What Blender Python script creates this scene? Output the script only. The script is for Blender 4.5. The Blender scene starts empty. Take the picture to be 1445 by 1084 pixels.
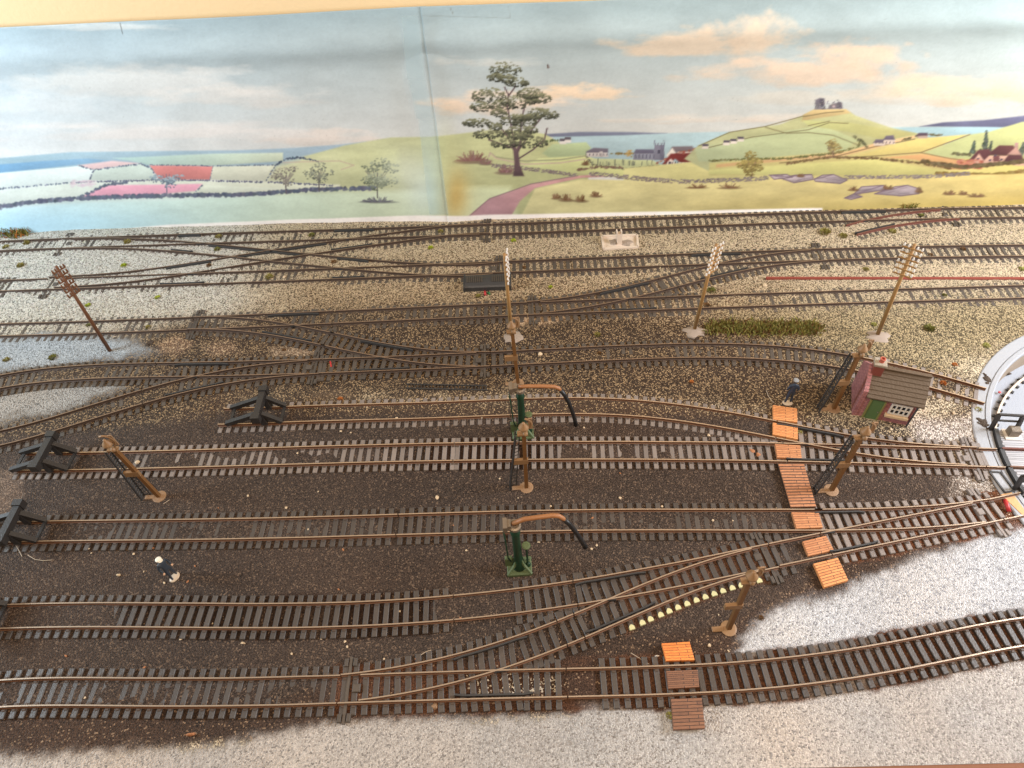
import bpy, math, random
import numpy as np
from mathutils import Vector, Matrix
random.seed(7)
rng = np.random.default_rng(7)
S = bpy.context.scene
C = S.collection
# units: 1 unit = 10 cm of the table-top layout
FP, CH = 980.0, 4.48
TH, RO = math.radians(49.5), math.radians(-3.9)
ct, st, cr, sr = math.cos(TH), math.sin(TH), math.cos(RO), math.sin(RO)

def ray(px, py):
    a = (px - 722.5) / FP; b = (542 - py) / FP
    u = a * cr - b * sr; v = a * sr + b * cr
    return Vector((u, ct + v * st, -st + v * ct))
def G(px, py, z=0.0):
    r = ray(px, py); t = (z - CH) / r.z
    return Vector((r.x * t, r.y * t, z))
def V(px, py, Y):
    r = ray(px, py); t = Y / r.y
    return Vector((r.x * t, Y, CH + r.z * t))
def onplane(px, py, p0, n):
    r = ray(px, py); o = Vector((0, 0, CH)); t = (p0 - o).dot(n) / r.dot(n)
    return o + r * t
def PX(x, y, z):
    x = np.asarray(x, float); y = np.asarray(y, float); z = np.asarray(z, float) - CH
    d = y * ct - z * st; u = x / d; v = (y * st + z * ct) / d
    return 722.5 + FP * (u * cr + v * sr), 542 - FP * (-u * sr + v * cr)

# ---------------------------------------------------------------- scene objects
def tag(o, label=None, cat=None, group=None, kind=None):
    if label: o['label'] = label
    if cat: o['category'] = cat
    if group: o['group'] = group
    if kind: o['kind'] = kind
    return o
def thing(name, loc, label, cat, group=None):
    o = bpy.data.objects.new(name, None); o.empty_display_size = .05
    o.location = loc; C.objects.link(o)
    return tag(o, label, cat, group)

class MB:
    def __init__(s): s.v = []; s.f = []; s.m = []
    def add(s, vs, fs, mi=0):
        n = len(s.v); s.v += [tuple(p) for p in vs]; s.f += [tuple(i + n for i in f) for f in fs]; s.m += [mi] * len(fs)
        return s
    def hexa(s, b, t, mi=0):
        return s.add(list(b) + list(t), [(3, 2, 1, 0), (4, 5, 6, 7), (0, 1, 5, 4), (1, 2, 6, 5), (2, 3, 7, 6), (3, 0, 4, 7)], mi)
    def box(s, c, dx, dy, dz, ang=0, mi=0, ch=0.0):
        c = Vector(c); ca, sa = math.cos(ang), math.sin(ang)
        R = lambda x, y, z: (c.x + x * ca - y * sa, c.y + x * sa + y * ca, c.z + z)
        q = [(-1, -1), (1, -1), (1, 1), (-1, 1)]
        if ch <= 0:
            return s.hexa([R(a * dx / 2, b * dy / 2, -dz / 2) for a, b in q], [R(a * dx / 2, b * dy / 2, dz / 2) for a, b in q], mi)
        b = [R(a * dx / 2, e * dy / 2, -dz / 2) for a, e in q]
        m = [R(a * dx / 2, e * dy / 2, dz / 2 - ch) for a, e in q]
        t = [R(a * (dx / 2 - ch), e * (dy / 2 - ch), dz / 2) for a, e in q]
        F = [(3, 2, 1, 0), (8, 9, 10, 11)]
        for i in range(4):
            j = (i + 1) % 4; F += [(i, j, j + 4, i + 4), (i + 4, j + 4, j + 8, i + 8)]
        return s.add(b + m + t, F, mi)
    def tube(s, pts, r, n=8, mi=0, cap=True):
        pts = [Vector(p) for p in pts]; rs = r if isinstance(r, (list, tuple)) else [r] * len(pts)
        rings = []; ref = None
        for i, p in enumerate(pts):
            d = (pts[min(i + 1, len(pts) - 1)] - pts[max(i - 1, 0)]).normalized()
            if ref is None:
                ref = Vector((0, 0, 1)) if abs(d.z) < .9 else Vector((1, 0, 0))
            x = d.cross(ref).normalized(); y = x.cross(d).normalized(); ref = y
            rings.append([p + (x * math.cos(k * 2 * math.pi / n) + y * math.sin(k * 2 * math.pi / n)) * rs[i] for k in range(n)])
        vs = [q for R in rings for q in R]; F = []
        for i in range(len(pts) - 1):
            for k in range(n):
                k2 = (k + 1) % n; F.append((i * n + k, i * n + k2, (i + 1) * n + k2, (i + 1) * n + k))
        if cap:
            F.append(tuple(range(n))[::-1]); F.append(tuple((len(pts) - 1) * n + k for k in range(n)))
        return s.add(vs, F, mi)
    def beam(s, p, q, w, h, mi=0, up=(0, 0, 1)):
        p = Vector(p); q = Vector(q); d = (q - p).normalized(); u = Vector(up)
        if abs(d.dot(u)) > .95: u = Vector((0, 1, 0))
        x = d.cross(u).normalized() * w / 2; y = x.cross(d).normalized() * h / 2
        return s.hexa([p - x - y, p + x - y, p + x + y, p - x + y], [q - x - y, q + x - y, q + x + y, q - x + y], mi)
    def lathe(s, c, prof, n=20, mi=0):
        c = Vector(c); vs = []; F = []
        for r, z in prof:
            vs += [(c.x + r * math.cos(k * 2 * math.pi / n), c.y + r * math.sin(k * 2 * math.pi / n), c.z + z) for k in range(n)]
        for i in range(len(prof) - 1):
            for k in range(n):
                k2 = (k + 1) % n; F.append((i * n + k, i * n + k2, (i + 1) * n + k2, (i + 1) * n + k))
        F.append(tuple(range(n))[::-1]); F.append(tuple((len(prof) - 1) * n + k for k in range(n)))
        return s.add(vs, F, mi)
    def prism(s, poly, ex, mi=0):
        ex = Vector(ex); n = len(poly); a = [Vector(p) for p in poly]; b = [p + ex for p in a]
        F = [tuple(range(n))[::-1], tuple(range(n, 2 * n))] + [(i, (i + 1) % n, n + (i + 1) % n, n + i) for i in range(n)]
        return s.add(a + b, F, mi)
    def blob(s, c, rx, ry, rz, n=10, m=6, jit=0.0, mi=0):
        c = Vector(c); vs = [c + Vector((0, 0, -rz))]; F = []
        for i in range(1, m):
            t = math.pi * i / m
            for k in range(n):
                p = 2 * math.pi * k / n; j = 1 + random.uniform(-jit, jit)
                vs.append(c + Vector((rx * math.sin(t) * math.cos(p) * j, ry * math.sin(t) * math.sin(p) * j, -rz * math.cos(t) * j)))
        vs.append(c + Vector((0, 0, rz))); L = len(vs) - 1
        for k in range(n):
            k2 = (k + 1) % n; F.append((0, 1 + k2, 1 + k)); F.append((L, L - n + k, L - n + k2))
        for i in range(m - 2):
            for k in range(n):
                k2 = (k + 1) % n; a = 1 + i * n; F.append((a + k, a + k2, a + n + k2, a + n + k))
        return s.add(vs, F, mi)
    def mesh(s, name, mats, org=None, smooth=False):
        me = bpy.data.meshes.new(name)
        vs = s.v if org is None else [(p[0] - org[0], p[1] - org[1], p[2] - org[2]) for p in s.v]
        me.from_pydata(vs, [], s.f)
        for m in (mats if isinstance(mats, (list, tuple)) else [mats]): me.materials.append(m)
        me.polygons.foreach_set('material_index', s.m)
        if smooth: me.polygons.foreach_set('use_smooth', [True] * len(s.f))
        me.update(); return me
    def build(s, name, mats, parent=None, org=None, smooth=False):
        if parent is not None and org is None:
            org = parent.location if parent.parent is None else parent.location + parent.parent.location
        if parent is None and org is None:
            a = np.array(s.v); org = Vector(((a[:, 0].min() + a[:, 0].max()) / 2, (a[:, 1].min() + a[:, 1].max()) / 2, a[:, 2].min()))
        o = bpy.data.objects.new(name, s.mesh(name, mats, org, smooth)); C.objects.link(o)
        if parent is not None: o.parent = parent
        else: o.location = org
        return o

# ---------------------------------------------------------------- materials
def lin(c):
    f = lambda x: ((x / 255 + .055) / 1.055) ** 2.4 if x > 10 else x / 255 / 12.92
    return tuple(f(x) for x in c)
def mat(name, col, col2=None, rough=.7, metal=0.0, scale=30.0, bump=0.0, bscale=120.0, rnd=0.0, spec=.4, thr=(.35, .7)):
    """two-tone noise-mottled surface; rnd = brightness spread between copies"""
    m = bpy.data.materials.new(name); m.use_nodes = True; N = m.node_tree.nodes; L = m.node_tree.links
    b = N['Principled BSDF']; b.inputs['Roughness'].default_value = rough; b.inputs['Metallic'].default_value = metal
    b.inputs['Specular IOR Level'].default_value = spec
    col = lin(col); col2 = lin(col2) if col2 else tuple(x * .65 for x in col)
    tc = N.new('ShaderNodeTexCoord'); nz = N.new('ShaderNodeTexNoise')
    nz.inputs['Scale'].default_value = scale; nz.inputs['Detail'].default_value = 5; nz.inputs['Roughness'].default_value = .65
    L.new(tc.outputs['Object'], nz.inputs['Vector'])
    cr_ = N.new('ShaderNodeValToRGB'); cr_.color_ramp.elements[0].position = thr[0]; cr_.color_ramp.elements[1].position = thr[1]
    cr_.color_ramp.elements[0].color = (*col, 1); cr_.color_ramp.elements[1].color = (*col2, 1)
    out = cr_.outputs['Color']
    if rnd > 0:
        oi = N.new('ShaderNodeObjectInfo'); mr = N.new('ShaderNodeMapRange')
        mr.inputs[3].default_value = 1 - rnd; mr.inputs[4].default_value = 1 + rnd
        L.new(oi.outputs['Random'], mr.inputs[0])
        add = N.new('ShaderNodeVectorMath'); add.operation = 'ADD'; L.new(tc.outputs['Object'], add.inputs[0]); L.new(oi.outputs['Location'], add.inputs[1])
        L.new(add.outputs[0], nz.inputs['Vector'])
        hs = N.new('ShaderNodeHueSaturation'); L.new(cr_.outputs['Color'], hs.inputs['Color']); L.new(mr.outputs[0], hs.inputs['Value']); out = hs.outputs['Color']
    L.new(out, b.inputs['Base Color'])
    if bump > 0:
        n2 = N.new('ShaderNodeTexNoise'); n2.inputs['Scale'].default_value = bscale; n2.inputs['Detail'].default_value = 4
        L.new(tc.outputs['Object'], n2.inputs['Vector'])
        bp = N.new('ShaderNodeBump'); bp.inputs['Strength'].default_value = bump; bp.inputs['Distance'].default_value = .01
        L.new(n2.outputs['Fac'], bp.inputs['Height']); L.new(bp.outputs[0], b.inputs['Normal'])
    return m

M = dict(
    sleeper=mat('sleeper_plastic', (54, 48, 44), (86, 77, 70), rough=.46, scale=26, bump=.25, rnd=.14, spec=.5),
    sleeper_dusty=mat('sleeper_dusty', (80, 71, 66), (152, 140, 132), rough=.48, scale=22, bump=.3, rnd=.2, spec=.4),
    sleeper_black=mat('sleeper_black', (54, 48, 43), (94, 83, 72), rough=.6, scale=26, bump=.25, rnd=.15, spec=.4),
    chair=mat('chair_plastic', (60, 54, 50), (96, 74, 56), rough=.6, scale=40, spec=.4),
    railtop=mat('rail_head_metal', (216, 194, 170), (118, 94, 76), rough=.33, metal=.6, scale=9, bump=.1),
    raildull=mat('dull_rail_head', (152, 126, 104), (108, 88, 72), rough=.45, metal=.5, scale=9, bump=.1),
    raildullside=mat('dull_rail_web', (76, 58, 46), (50, 39, 32), rough=.75, scale=20, bump=.2),
    railside=mat('rail_web_rust', (124, 82, 53), (56, 40, 31), rough=.65, scale=9, thr=(.42, .58), bump=.25),
    railtop_red=mat('rail_head_red_paint', (118, 82, 66), (96, 62, 50), rough=.5, scale=14, bump=.1),
    railside_red=mat('rail_web_red_paint', (108, 62, 48), (84, 46, 37), rough=.7, scale=25, bump=.2),
    black=mat('black_plastic', (40, 39, 40), (60, 58, 57), rough=.5, scale=20, bump=.15, spec=.45),
    blackgloss=mat('black_hose_rubber', (22, 21, 22), (34, 32, 31), rough=.45, scale=30),
    bufferp=mat('dusty_black_plastic', (30, 28, 27), (54, 48, 44), rough=.5, scale=16, bump=.25, spec=.45),
    brown=mat('brown_post_paint', (126, 86, 44), (82, 56, 32), rough=.6, scale=14, bump=.2),
    tan=mat('tan_plastic', (150, 116, 80), (100, 73, 49), rough=.5, scale=26, bump=.15),
    tanpale=mat('tan_base_plastic', (158, 126, 94), (98, 72, 52), rough=.65, scale=26, bump=.5),
    lampglass=mat('lamp_glass', (206, 186, 156), (176, 150, 118), rough=.25, scale=20, spec=.6),
    pole=mat('pole_brown', (160, 122, 72), (122, 88, 52), rough=.6, scale=20, bump=.25),
    polered=mat('pole_red_brown', (116, 76, 48), (86, 56, 38), rough=.6, scale=20, bump=.25),
    insul=mat('white_insulator', (226, 220, 212), (196, 186, 176), rough=.35, scale=30),
    putty=mat('putty', (166, 150, 136), (116, 102, 90), rough=.8, scale=30, bump=.5),
    green=mat('green_paint', (18, 54, 30), (14, 36, 23), rough=.48, scale=16, bump=.1, spec=.5),
    greenworn=mat('worn_green_paint', (40, 76, 48), (112, 112, 76), rough=.6, scale=60, bump=.4),
    copper=mat('copper_pipe_paint', (158, 106, 64), (112, 74, 46), rough=.5, scale=18, bump=.2),
    steel=mat('dull_steel', (142, 128, 112), (98, 86, 74), rough=.45, metal=.5, scale=30, bump=.3),
    yellow=mat('yellow_paint', (188, 184, 140), (96, 88, 68), rough=.6, scale=46, thr=(.5,.68)),
    whitepl=mat('white_plastic', (216, 200, 184), (178, 156, 134), rough=.55, scale=26, bump=.3),
    concrete=mat('pale_rim_paint', (160, 162, 167), (120, 119, 120), rough=.6, scale=16, bump=.3, bscale=90),
    pit=mat('pit_wall_paint', (150, 134, 116), (122, 106, 90), rough=.7, scale=10, bump=.3),
    pitfloor=mat('pit_floor_paint', (158, 162, 170), (118, 120, 126), rough=.65, scale=60, bump=.4, bscale=160),
    red=mat('red_strip_paint', (132, 58, 46), (108, 46, 38), rough=.55, scale=12, bump=.2),
    redwire=mat('red_insulation', (186, 52, 52), (136, 36, 38), rough=.4),
    greenwire=mat('green_insulation', (50, 110, 60), (34, 80, 44), rough=.4),
    ply=mat('bare_plywood', (206, 164, 116), (172, 124, 80), rough=.75, scale=14, bump=.3),
    edge=mat('board_edge_timber', (134, 84, 52), (98, 58, 36), rough=.7, scale=8, bump=.4),
    wall=mat('cream_wall_paint', (236, 208, 164), (226, 196, 152), rough=.8, scale=3, bump=.35, bscale=22),
    slate=mat('roof_slate', (98, 80, 60), (70, 56, 43), rough=.75, scale=14, bump=.5, bscale=70),
    chimney=mat('chimney_brick', (146, 80, 70), (104, 54, 48), rough=.75, scale=50, bump=.5),
    pot=mat('terracotta_pot', (184, 98, 78), (140, 68, 54), rough=.6, scale=20),
    capstone=mat('chimney_cap_stone', (170, 160, 144), (120, 108, 94), rough=.8, scale=26, bump=.4),
    door=mat('door_green_paint', (86, 110, 66), (70, 92, 58), rough=.55, scale=18, bump=.15),
    doorframe=mat('door_frame_paint', (128, 122, 68), (104, 98, 58), rough=.6, scale=18),
    winframe=mat('window_white_paint', (214, 206, 196), (186, 176, 164), rough=.5, scale=26),
    pane=mat('dark_window_pane', (14, 14, 16), (26, 26, 28), rough=.12, scale=10, spec=.6),
    sill=mat('sill_stone', (204, 176, 140), (172, 144, 112), rough=.7, scale=24, bump=.3),
    navy=mat('navy_overalls_paint', (50, 62, 80), (34, 42, 56), rough=.55, scale=60, bump=.2),
    charcoal=mat('dark_suit_paint', (38, 42, 48), (58, 64, 72), rough=.5, scale=60, bump=.2),
    skin=mat('flesh_paint', (214, 176, 142), (186, 142, 112), rough=.5, scale=60),
    capwhite=mat('off_white_cap_paint', (226, 220, 206), (200, 192, 176), rough=.5, scale=60),
    capgrey=mat('grey_cap_paint', (150, 152, 156), (112, 114, 118), rough=.55, scale=60),
    hair=mat('hair_paint', (70, 54, 42), (50, 38, 30), rough=.6, scale=60),
    figbase=mat('figure_base_plastic', (196, 178, 156), (156, 136, 114), rough=.45, scale=40),
    tape=mat('adhesive_tape', (186, 206, 208), (172, 196, 202), rough=.3, scale=4, spec=.6),
    crumbw=mat('pale_crumb', (210, 190, 160), (168, 142, 112), rough=.7, scale=40, bump=.3),
    crumbo=mat('rusty_crumb', (176, 120, 80), (130, 84, 56), rough=.8, scale=50, bump=.5),
    hairfibre=mat('pale_fibre', (190, 172, 150), None, rough=.6),
    dirt=mat('dark_dirt_lump', (84, 70, 58), (44, 37, 31), rough=.95, scale=40, bump=.6),
)
def tuftmat(name, c1, c2): return mat(name, c1, c2, rough=.85, scale=14, spec=.15, thr=(.4, .6))
TM = dict(bright=tuftmat('tuft_lime', (178, 186, 52), (128, 140, 40)), olive=tuftmat('tuft_olive', (148, 138, 74), (110, 100, 56)),
          green=tuftmat('tuft_green', (122, 120, 60), (84, 84, 44)), brown=tuftmat('tuft_brown', (126, 92, 58), (88, 66, 44)),
          orange=tuftmat('tuft_orange', (196, 124, 66), (146, 88, 46)), pale=tuftmat('tuft_pale', (176, 172, 98), (130, 128, 70)))

# wooden crossing boards: plank courses from a UV layer
def woodmat(name, c1, c2, cm, rows):
    m = bpy.data.materials.new(name); m.use_nodes = True; N = m.node_tree.nodes; L = m.node_tree.links
    b = N['Principled BSDF']; b.inputs['Roughness'].default_value = .6
    uv = N.new('ShaderNodeUVMap'); uv.uv_map = 'UVMap'
    br = N.new('ShaderNodeTexBrick'); br.offset = .37
    br.inputs['Scale'].default_value = 1.0; br.inputs['Brick Width'].default_value = .83; br.inputs['Row Height'].default_value = 1.0 / rows
    br.inputs['Mortar Size'].default_value = .012; br.inputs['Mortar Smooth'].default_value = .3
    br.inputs['Color1'].default_value = (*lin(c1), 1); br.inputs['Color2'].default_value = (*lin(c2), 1); br.inputs['Mortar'].default_value = (*lin(cm), 1)
    L.new(uv.outputs[0], br.inputs['Vector'])
    nz = N.new('ShaderNodeTexNoise'); nz.inputs['Scale'].default_value = 6; nz.inputs['Detail'].default_value = 6; nz.inputs['Roughness'].default_value = .7
    mp = N.new('ShaderNodeMapping'); mp.inputs['Scale'].default_value = (1, 5, 1); L.new(uv.outputs[0], mp.inputs[0]); L.new(mp.outputs[0], nz.inputs['Vector'])
    mx = N.new('ShaderNodeMix'); mx.data_type = 'RGBA'; mx.blend_type = 'MULTIPLY'; mx.inputs[0].default_value = .6
    rp = N.new('ShaderNodeValToRGB'); rp.color_ramp.elements[0].position = .3; rp.color_ramp.elements[0].color = (.35, .3, .28, 1); rp.color_ramp.elements[1].position = .62; rp.color_ramp.elements[1].color = (1, 1, 1, 1)
    L.new(nz.outputs['Fac'], rp.inputs[0]); L.new(br.outputs['Color'], mx.inputs[6]); L.new(rp.outputs[0], mx.inputs[7]); L.new(mx.outputs[2], b.inputs['Base Color'])
    bp = N.new('ShaderNodeBump'); bp.inputs['Strength'].default_value = .6; bp.inputs['Distance'].default_value = .006; bp.invert = True
    L.new(br.outputs['Fac'], bp.inputs['Height']); L.new(bp.outputs[0], b.inputs['Normal'])
    return m

# ---------------------------------------------------------------- value noise
_tab = rng.random((64, 64, 8))
def vn(x, y, s, k=0):
    x = np.asarray(x) * s + 17.3 * k; y = np.asarray(y) * s + 5.1 * k
    i = np.floor(x).astype(int); j = np.floor(y).astype(int); fx = x - i; fy = y - j
    fx = fx * fx * (3 - 2 * fx); fy = fy * fy * (3 - 2 * fy); t = _tab[:, :, k % 8]
    a = t[i % 64, j % 64]; b = t[(i + 1) % 64, j % 64]; c = t[i % 64, (j + 1) % 64]; d = t[(i + 1) % 64, (j + 1) % 64]
    return (a * (1 - fx) + b * fx) * (1 - fy) + (c * (1 - fx) + d * fx) * fy
def fbm(x, y, s, k=0, o=4):
    r = 0; a = .5; t = 0
    for q in range(o):
        r = r + a * vn(x, y, s * 2 ** q, k + q); t += a; a *= .55
    return r / t
def polysd(px, py, poly):
    """signed distance in photo pixels, negative inside"""
    P = np.array(poly, float); d = np.full(px.shape, 1e9); ins = np.zeros(px.shape, bool); n = len(P)
    for i in range(n):
        a = P[i]; b = P[(i + 1) % n]; e = b - a; L2 = (e ** 2).sum() + 1e-9
        t = np.clip(((px - a[0]) * e[0] + (py - a[1]) * e[1]) / L2, 0, 1)
        d = np.minimum(d, (px - a[0] - t * e[0]) ** 2 + (py - a[1] - t * e[1]) ** 2)
        c = ((a[1] > py) != (b[1] > py)) & (px < (b[0] - a[0]) * (py - a[1]) / (b[1] - a[1] + 1e-12) + a[0])
        ins ^= c
    d = np.sqrt(d); return np.where(ins, -d, d)
# ---------------------------------------------------------------- track routes (near rail, far rail)
GA = .165
RT = {}
class Route:
    def __init__(s, name, near, far, deg):
        A = np.array([G(*p, .045)[:2] for p in near]); B = np.array([G(*p, .045)[:2] for p in far])
        x = np.r_[A[:, 0], B[:, 0]]; y = np.r_[A[:, 1] + GA / 2, B[:, 1] - GA / 2]; sg = np.r_[np.ones(len(A)), -np.ones(len(B))]
        x0, y0 = x.copy(), np.r_[A[:, 1], B[:, 1]]
        for k in range(4):
            p = np.polynomial.Polynomial.fit(x, y, deg); m = p.deriv()(x); q = np.sqrt(1 + m * m)
            x = x0 + sg * (GA / 2) * (-m / q); y = y0 + sg * (GA / 2) / q
        s.p = p; s.dp = p.deriv(); s.lo = x.min(); s.hi = x.max()
        s.ylo, s.yhi, s.mlo, s.mhi = p(s.lo), p(s.hi), s.dp(s.lo), s.dp(s.hi)
        s.rms = float(np.std(y - p(x))); RT[name] = s
    def c(s, x):
        x = np.asarray(x, float); y = s.p(np.clip(x, s.lo, s.hi))
        return y + np.where(x < s.lo, (x - s.lo) * s.mlo, 0) + np.where(x > s.hi, (x - s.hi) * s.mhi, 0)
    def m(s, x): return s.dp(np.clip(np.asarray(x, float), s.lo, s.hi))
    def off(s, x, d):
        m = s.m(x); q = np.sqrt(1 + m * m); return x - d * m / q, s.c(x) + d / q
    def xat(s, px):
        a, b = -9.0, 9.0
        for k in range(50):
            h = (a + b) / 2
            if PX(h, s.c(h), .045)[0] < px: a = h
            else: b = h
        return (a + b) / 2

Route('T1', [(0,997),(249,994.5),(415,992.8),(508,990),(600,987.3),(726,984),(860,982.3),(943,979.4),(1005,977),(1068,971),(1145,963.8),(1218,954.5),(1290,940),(1352,928.5),(1445,908.8)],
      [(0,960),(208,958.3),(415,955.4),(560,954.5),(622,947),(674,945.5),(724,945),(860,942.4),(943,939.3),(1026,934.3),(1109,928),(1145,924),(1218,913),(1290,899.5),(1352,889),(1445,872.5)], 6)
TBn = [(1108,798.3),(1200,779.6),(1228,771.3),(1311,752.7),(1373,738),(1445,727.7)]
Route('RA', [(415,992.8),(475,990.5),(560,980.4),(622,966),(678,951.3),(726,936.8),(788,913),(860,883.9),(900,865.8),(962,840.9),(1025,819),(1066,807.7),(1108,798.3),(1200,779.6)],
      [(415,955.4),(476,952.7),(560,941),(600,934.4),(643,924.4),(726,898.4),(784,877.6),(830,860),(874,838.8),(900,827),(952,804.6),(1128,760),(1178,748.5)], 6)
Route('T2', [(0,887.7),(290,884.8),(600,879),(683,872),(766,862.7),(847,846),(900,836),(962,823),(1045,809.8)] + TBn,
      [(0,852.5),(166,852.3),(300,850.4),(466,847),(600,844),(662,839.9),(745,828.4),(808,820),(900,802),(983,786),(1066,770.3),(1128,760),(1178,748.5),(1218,741.2),(1280,728.8),(1353,713),(1394,704),(1438,696.6)], 6)
Route('T3', [(0,765.5),(83,763.7),(300,761),(466,756.8),(600,753.4),(745,749.5),(900,747),(1045,748),(1145,748),(1207,747.4),(1290,744.7),(1352,740.2),(1390,735.5),(1445,727.7)],
      [(62,735),(166,733.6),(300,732),(445,729),(600,724.6),(704,722),(900,718.6),(1045,719),(1145,718.5),(1228,717.4),(1290,715.3),(1353,710),(1394,704),(1438,696.6)], 6)
Route('T4', [(25,663.5),(145,661.6),(300,658),(445,654),(600,650.5),(745,647.7),(900,647.7),(1045,648.6),(1200,652),(1270,654.4),(1413,658)],
      [(104,638.8),(208,636.7),(300,634),(445,629),(600,625.6),(745,624.7),(900,623.4),(1004,623.7),(1087,624.7),(1200,628),(1311,631.5),(1400,633.2)], 5)
Route('T5', [(311,599.4),(425,595.2),(508,592),(600,590),(704,586.5),(781,583.8),(828,583.8),(900,586.7),(983,596.3),(1045,608.7),(1108,621),(1200,635.7),(1270,647),(1375,655),(1413,658)],
      [(317,575.5),(404,573),(508,570.3),(600,567),(704,563.7),(787,561),(828,561),(900,564),(983,573.4),(1045,584.8),(1128,599.4),(1200,613.9),(1228,617.5),(1311,628.8),(1400,633.2)], 7)
Route('T6', [(0,547.5),(62,539),(125,534),(187,532),(300,530.7),(445,526.3),(508,523),(600,520),(725,514.3),(808,510),(900,505.7),(1004,502.8),(1066,505),(1149,512),(1200,520),(1315,546.4),(1388,567.6)],
      [(0,528.8),(62,520.5),(125,514),(187,512),(300,510.5),(445,507.6),(508,504),(600,500),(694,497),(787,492.5),(900,487),(983,484),(1045,486),(1108,490.4),(1200,501),(1228,508),(1290,519.4),(1353,536),(1392,548.5)], 8)
Route('T7', [(0,628.4),(104,599.4),(187,573.4),(249,556.8),(300,545.4),(362,534.4),(425,528),(508,523)],
      [(0,607),(104,578.6),(187,553.7),(260,533),(300,525),(362,515),(445,507.6),(508,504)], 5)
Route('T8', [(145,469),(300,464.5),(341,467.5),(393,472.7),(425,478.5),(466,488.8),(528,501.8),(600,511.4),(642,514.3),(725,514.3)],
      [(145,452),(300,445.7),(341,449.4),(393,456),(445,463.3),(508,479.5),(570,489),(600,492.3),(642,495.5),(694,497)], 5)
Route('T9', [(0,473),(145,469),(300,463.5),(445,457),(600,450.5),(745,444),(900,437),(1045,433.3),(1200,427.5),(1290,424.5),(1445,419.8)],
      [(0,457),(145,452),(300,445.5),(425,440.5),(508,437),(600,433.5),(704,428),(808,422.9),(900,418.7),(1004,416.2),(1108,412.9),(1200,409.6),(1290,406.3),(1445,402)], 4)
Route('T11', [(704,446),(756,442.5),(808,435.3),(870,423.9),(900,415.5),(962,403),(1025,387.6),(1087,375),(1149,368.5),(1220,365.8)],
      [(704,428),(756,425),(808,418.3),(900,402.5),(1000,373.5),(1066,360.6),(1097,356),(1155,351.8),(1220,349.4)], 5)
Route('T10', [(0,410.4),(83,406.7),(208,403),(300,399.5),(425,395.5),(508,392),(600,389),(704,385.5),(808,379.3),(900,374.5),(983,372),(1072,370),(1200,367),(1249,364.3),(1445,360.6)],
      [(0,396),(83,391.7),(208,386.5),(300,384),(487,378),(600,373.5),(704,369),(808,363.7),(900,360),(1004,355.4),(1108,352.7),(1200,350),(1290,347.7),(1445,344.4)], 4)
Route('T12', [(0,353),(83,349.8),(166,346),(300,341.7),(445,337.7),(600,333.5),(745,327),(900,321),(1045,316),(1200,312),(1290,309),(1445,306)],
      [(0,340.4),(83,336),(187,333),(300,329.2),(445,324.3),(600,320),(745,313.9),(900,307.6),(1045,301.4),(1200,298),(1249,294.6),(1445,291.7)], 4)
Route('X1', [(20,352),(83,350.2),(166,350.2),(249,354.8),(300,358.7),(383,366.8),(466,376),(528,382.4),(600,387),(704,385.5)],
      [(20,338.5),(83,337),(187,334.6),(239,339),(300,345.3),(383,352.3),(466,361.6),(528,366.8),(600,371.5),(704,369)], 6)
Route('X2', [(20,408.5),(104,403.5),(187,397),(249,388.6),(300,379.7),(383,365.8),(466,354.4),(528,344.4),(600,336),(704,329)],
      [(20,394.5),(98,389),(187,381.3),(249,374),(300,365.8),(383,352.3),(466,340.9),(528,331.5),(570,325),(600,321.5),(704,316)], 6)
Route('T14', [(1178,340.9),(1228,325.3),(1321,309.7),(1360,308)], [(1176,322),(1238,307.6),(1280,299.3),(1332,294.5),(1370,293.5)], 2)

# ---------------------------------------------------------------- rails and sleepers
PROF = [(-.009, .0195), (-.009, .0220), (-.0030, .025), (-.0030, .037), (-.0042, .039), (-.0042, .0455), (.0042, .0455), (.0042, .039), (.0030, .037), (.0030, .025), (.009, .0220), (.009, .0195)]
def rail_mb(route, d, xa, xb, dz=0.0, step=.05, dark=False, ang=0):
    n = max(2, int(abs(xb - xa) / step) + 1); xs = np.linspace(xa, xb, n); mb = MB(); vs = []; F = []; mi = []; K = len(PROF)
    wob = (vn(xs, xs * 0 + d * 7, 3.0, 2) - .5) * .003
    for i, x in enumerate(xs):
        m = float(route.m(x)); q = math.sqrt(1 + m * m); X, Y = route.off(x, d + wob[i] * 0.6)
        for o, z in PROF: vs.append((X - o * m / q, Y + o / q, z + dz))
    for i in range(n - 1):
        for k in range(K):
            k2 = (k + 1) % K; F.append((i * K + k, (i + 1) * K + k, (i + 1) * K + k2, i * K + k2)); mi.append(0 if k == 5 else 1)
    F.append(tuple(range(K))); F.append(tuple((n - 1) * K + k for k in range(K))[::-1]); mi += [1, 1]
    mb.v, mb.f, mb.m = vs, F, mi; return mb

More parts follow.
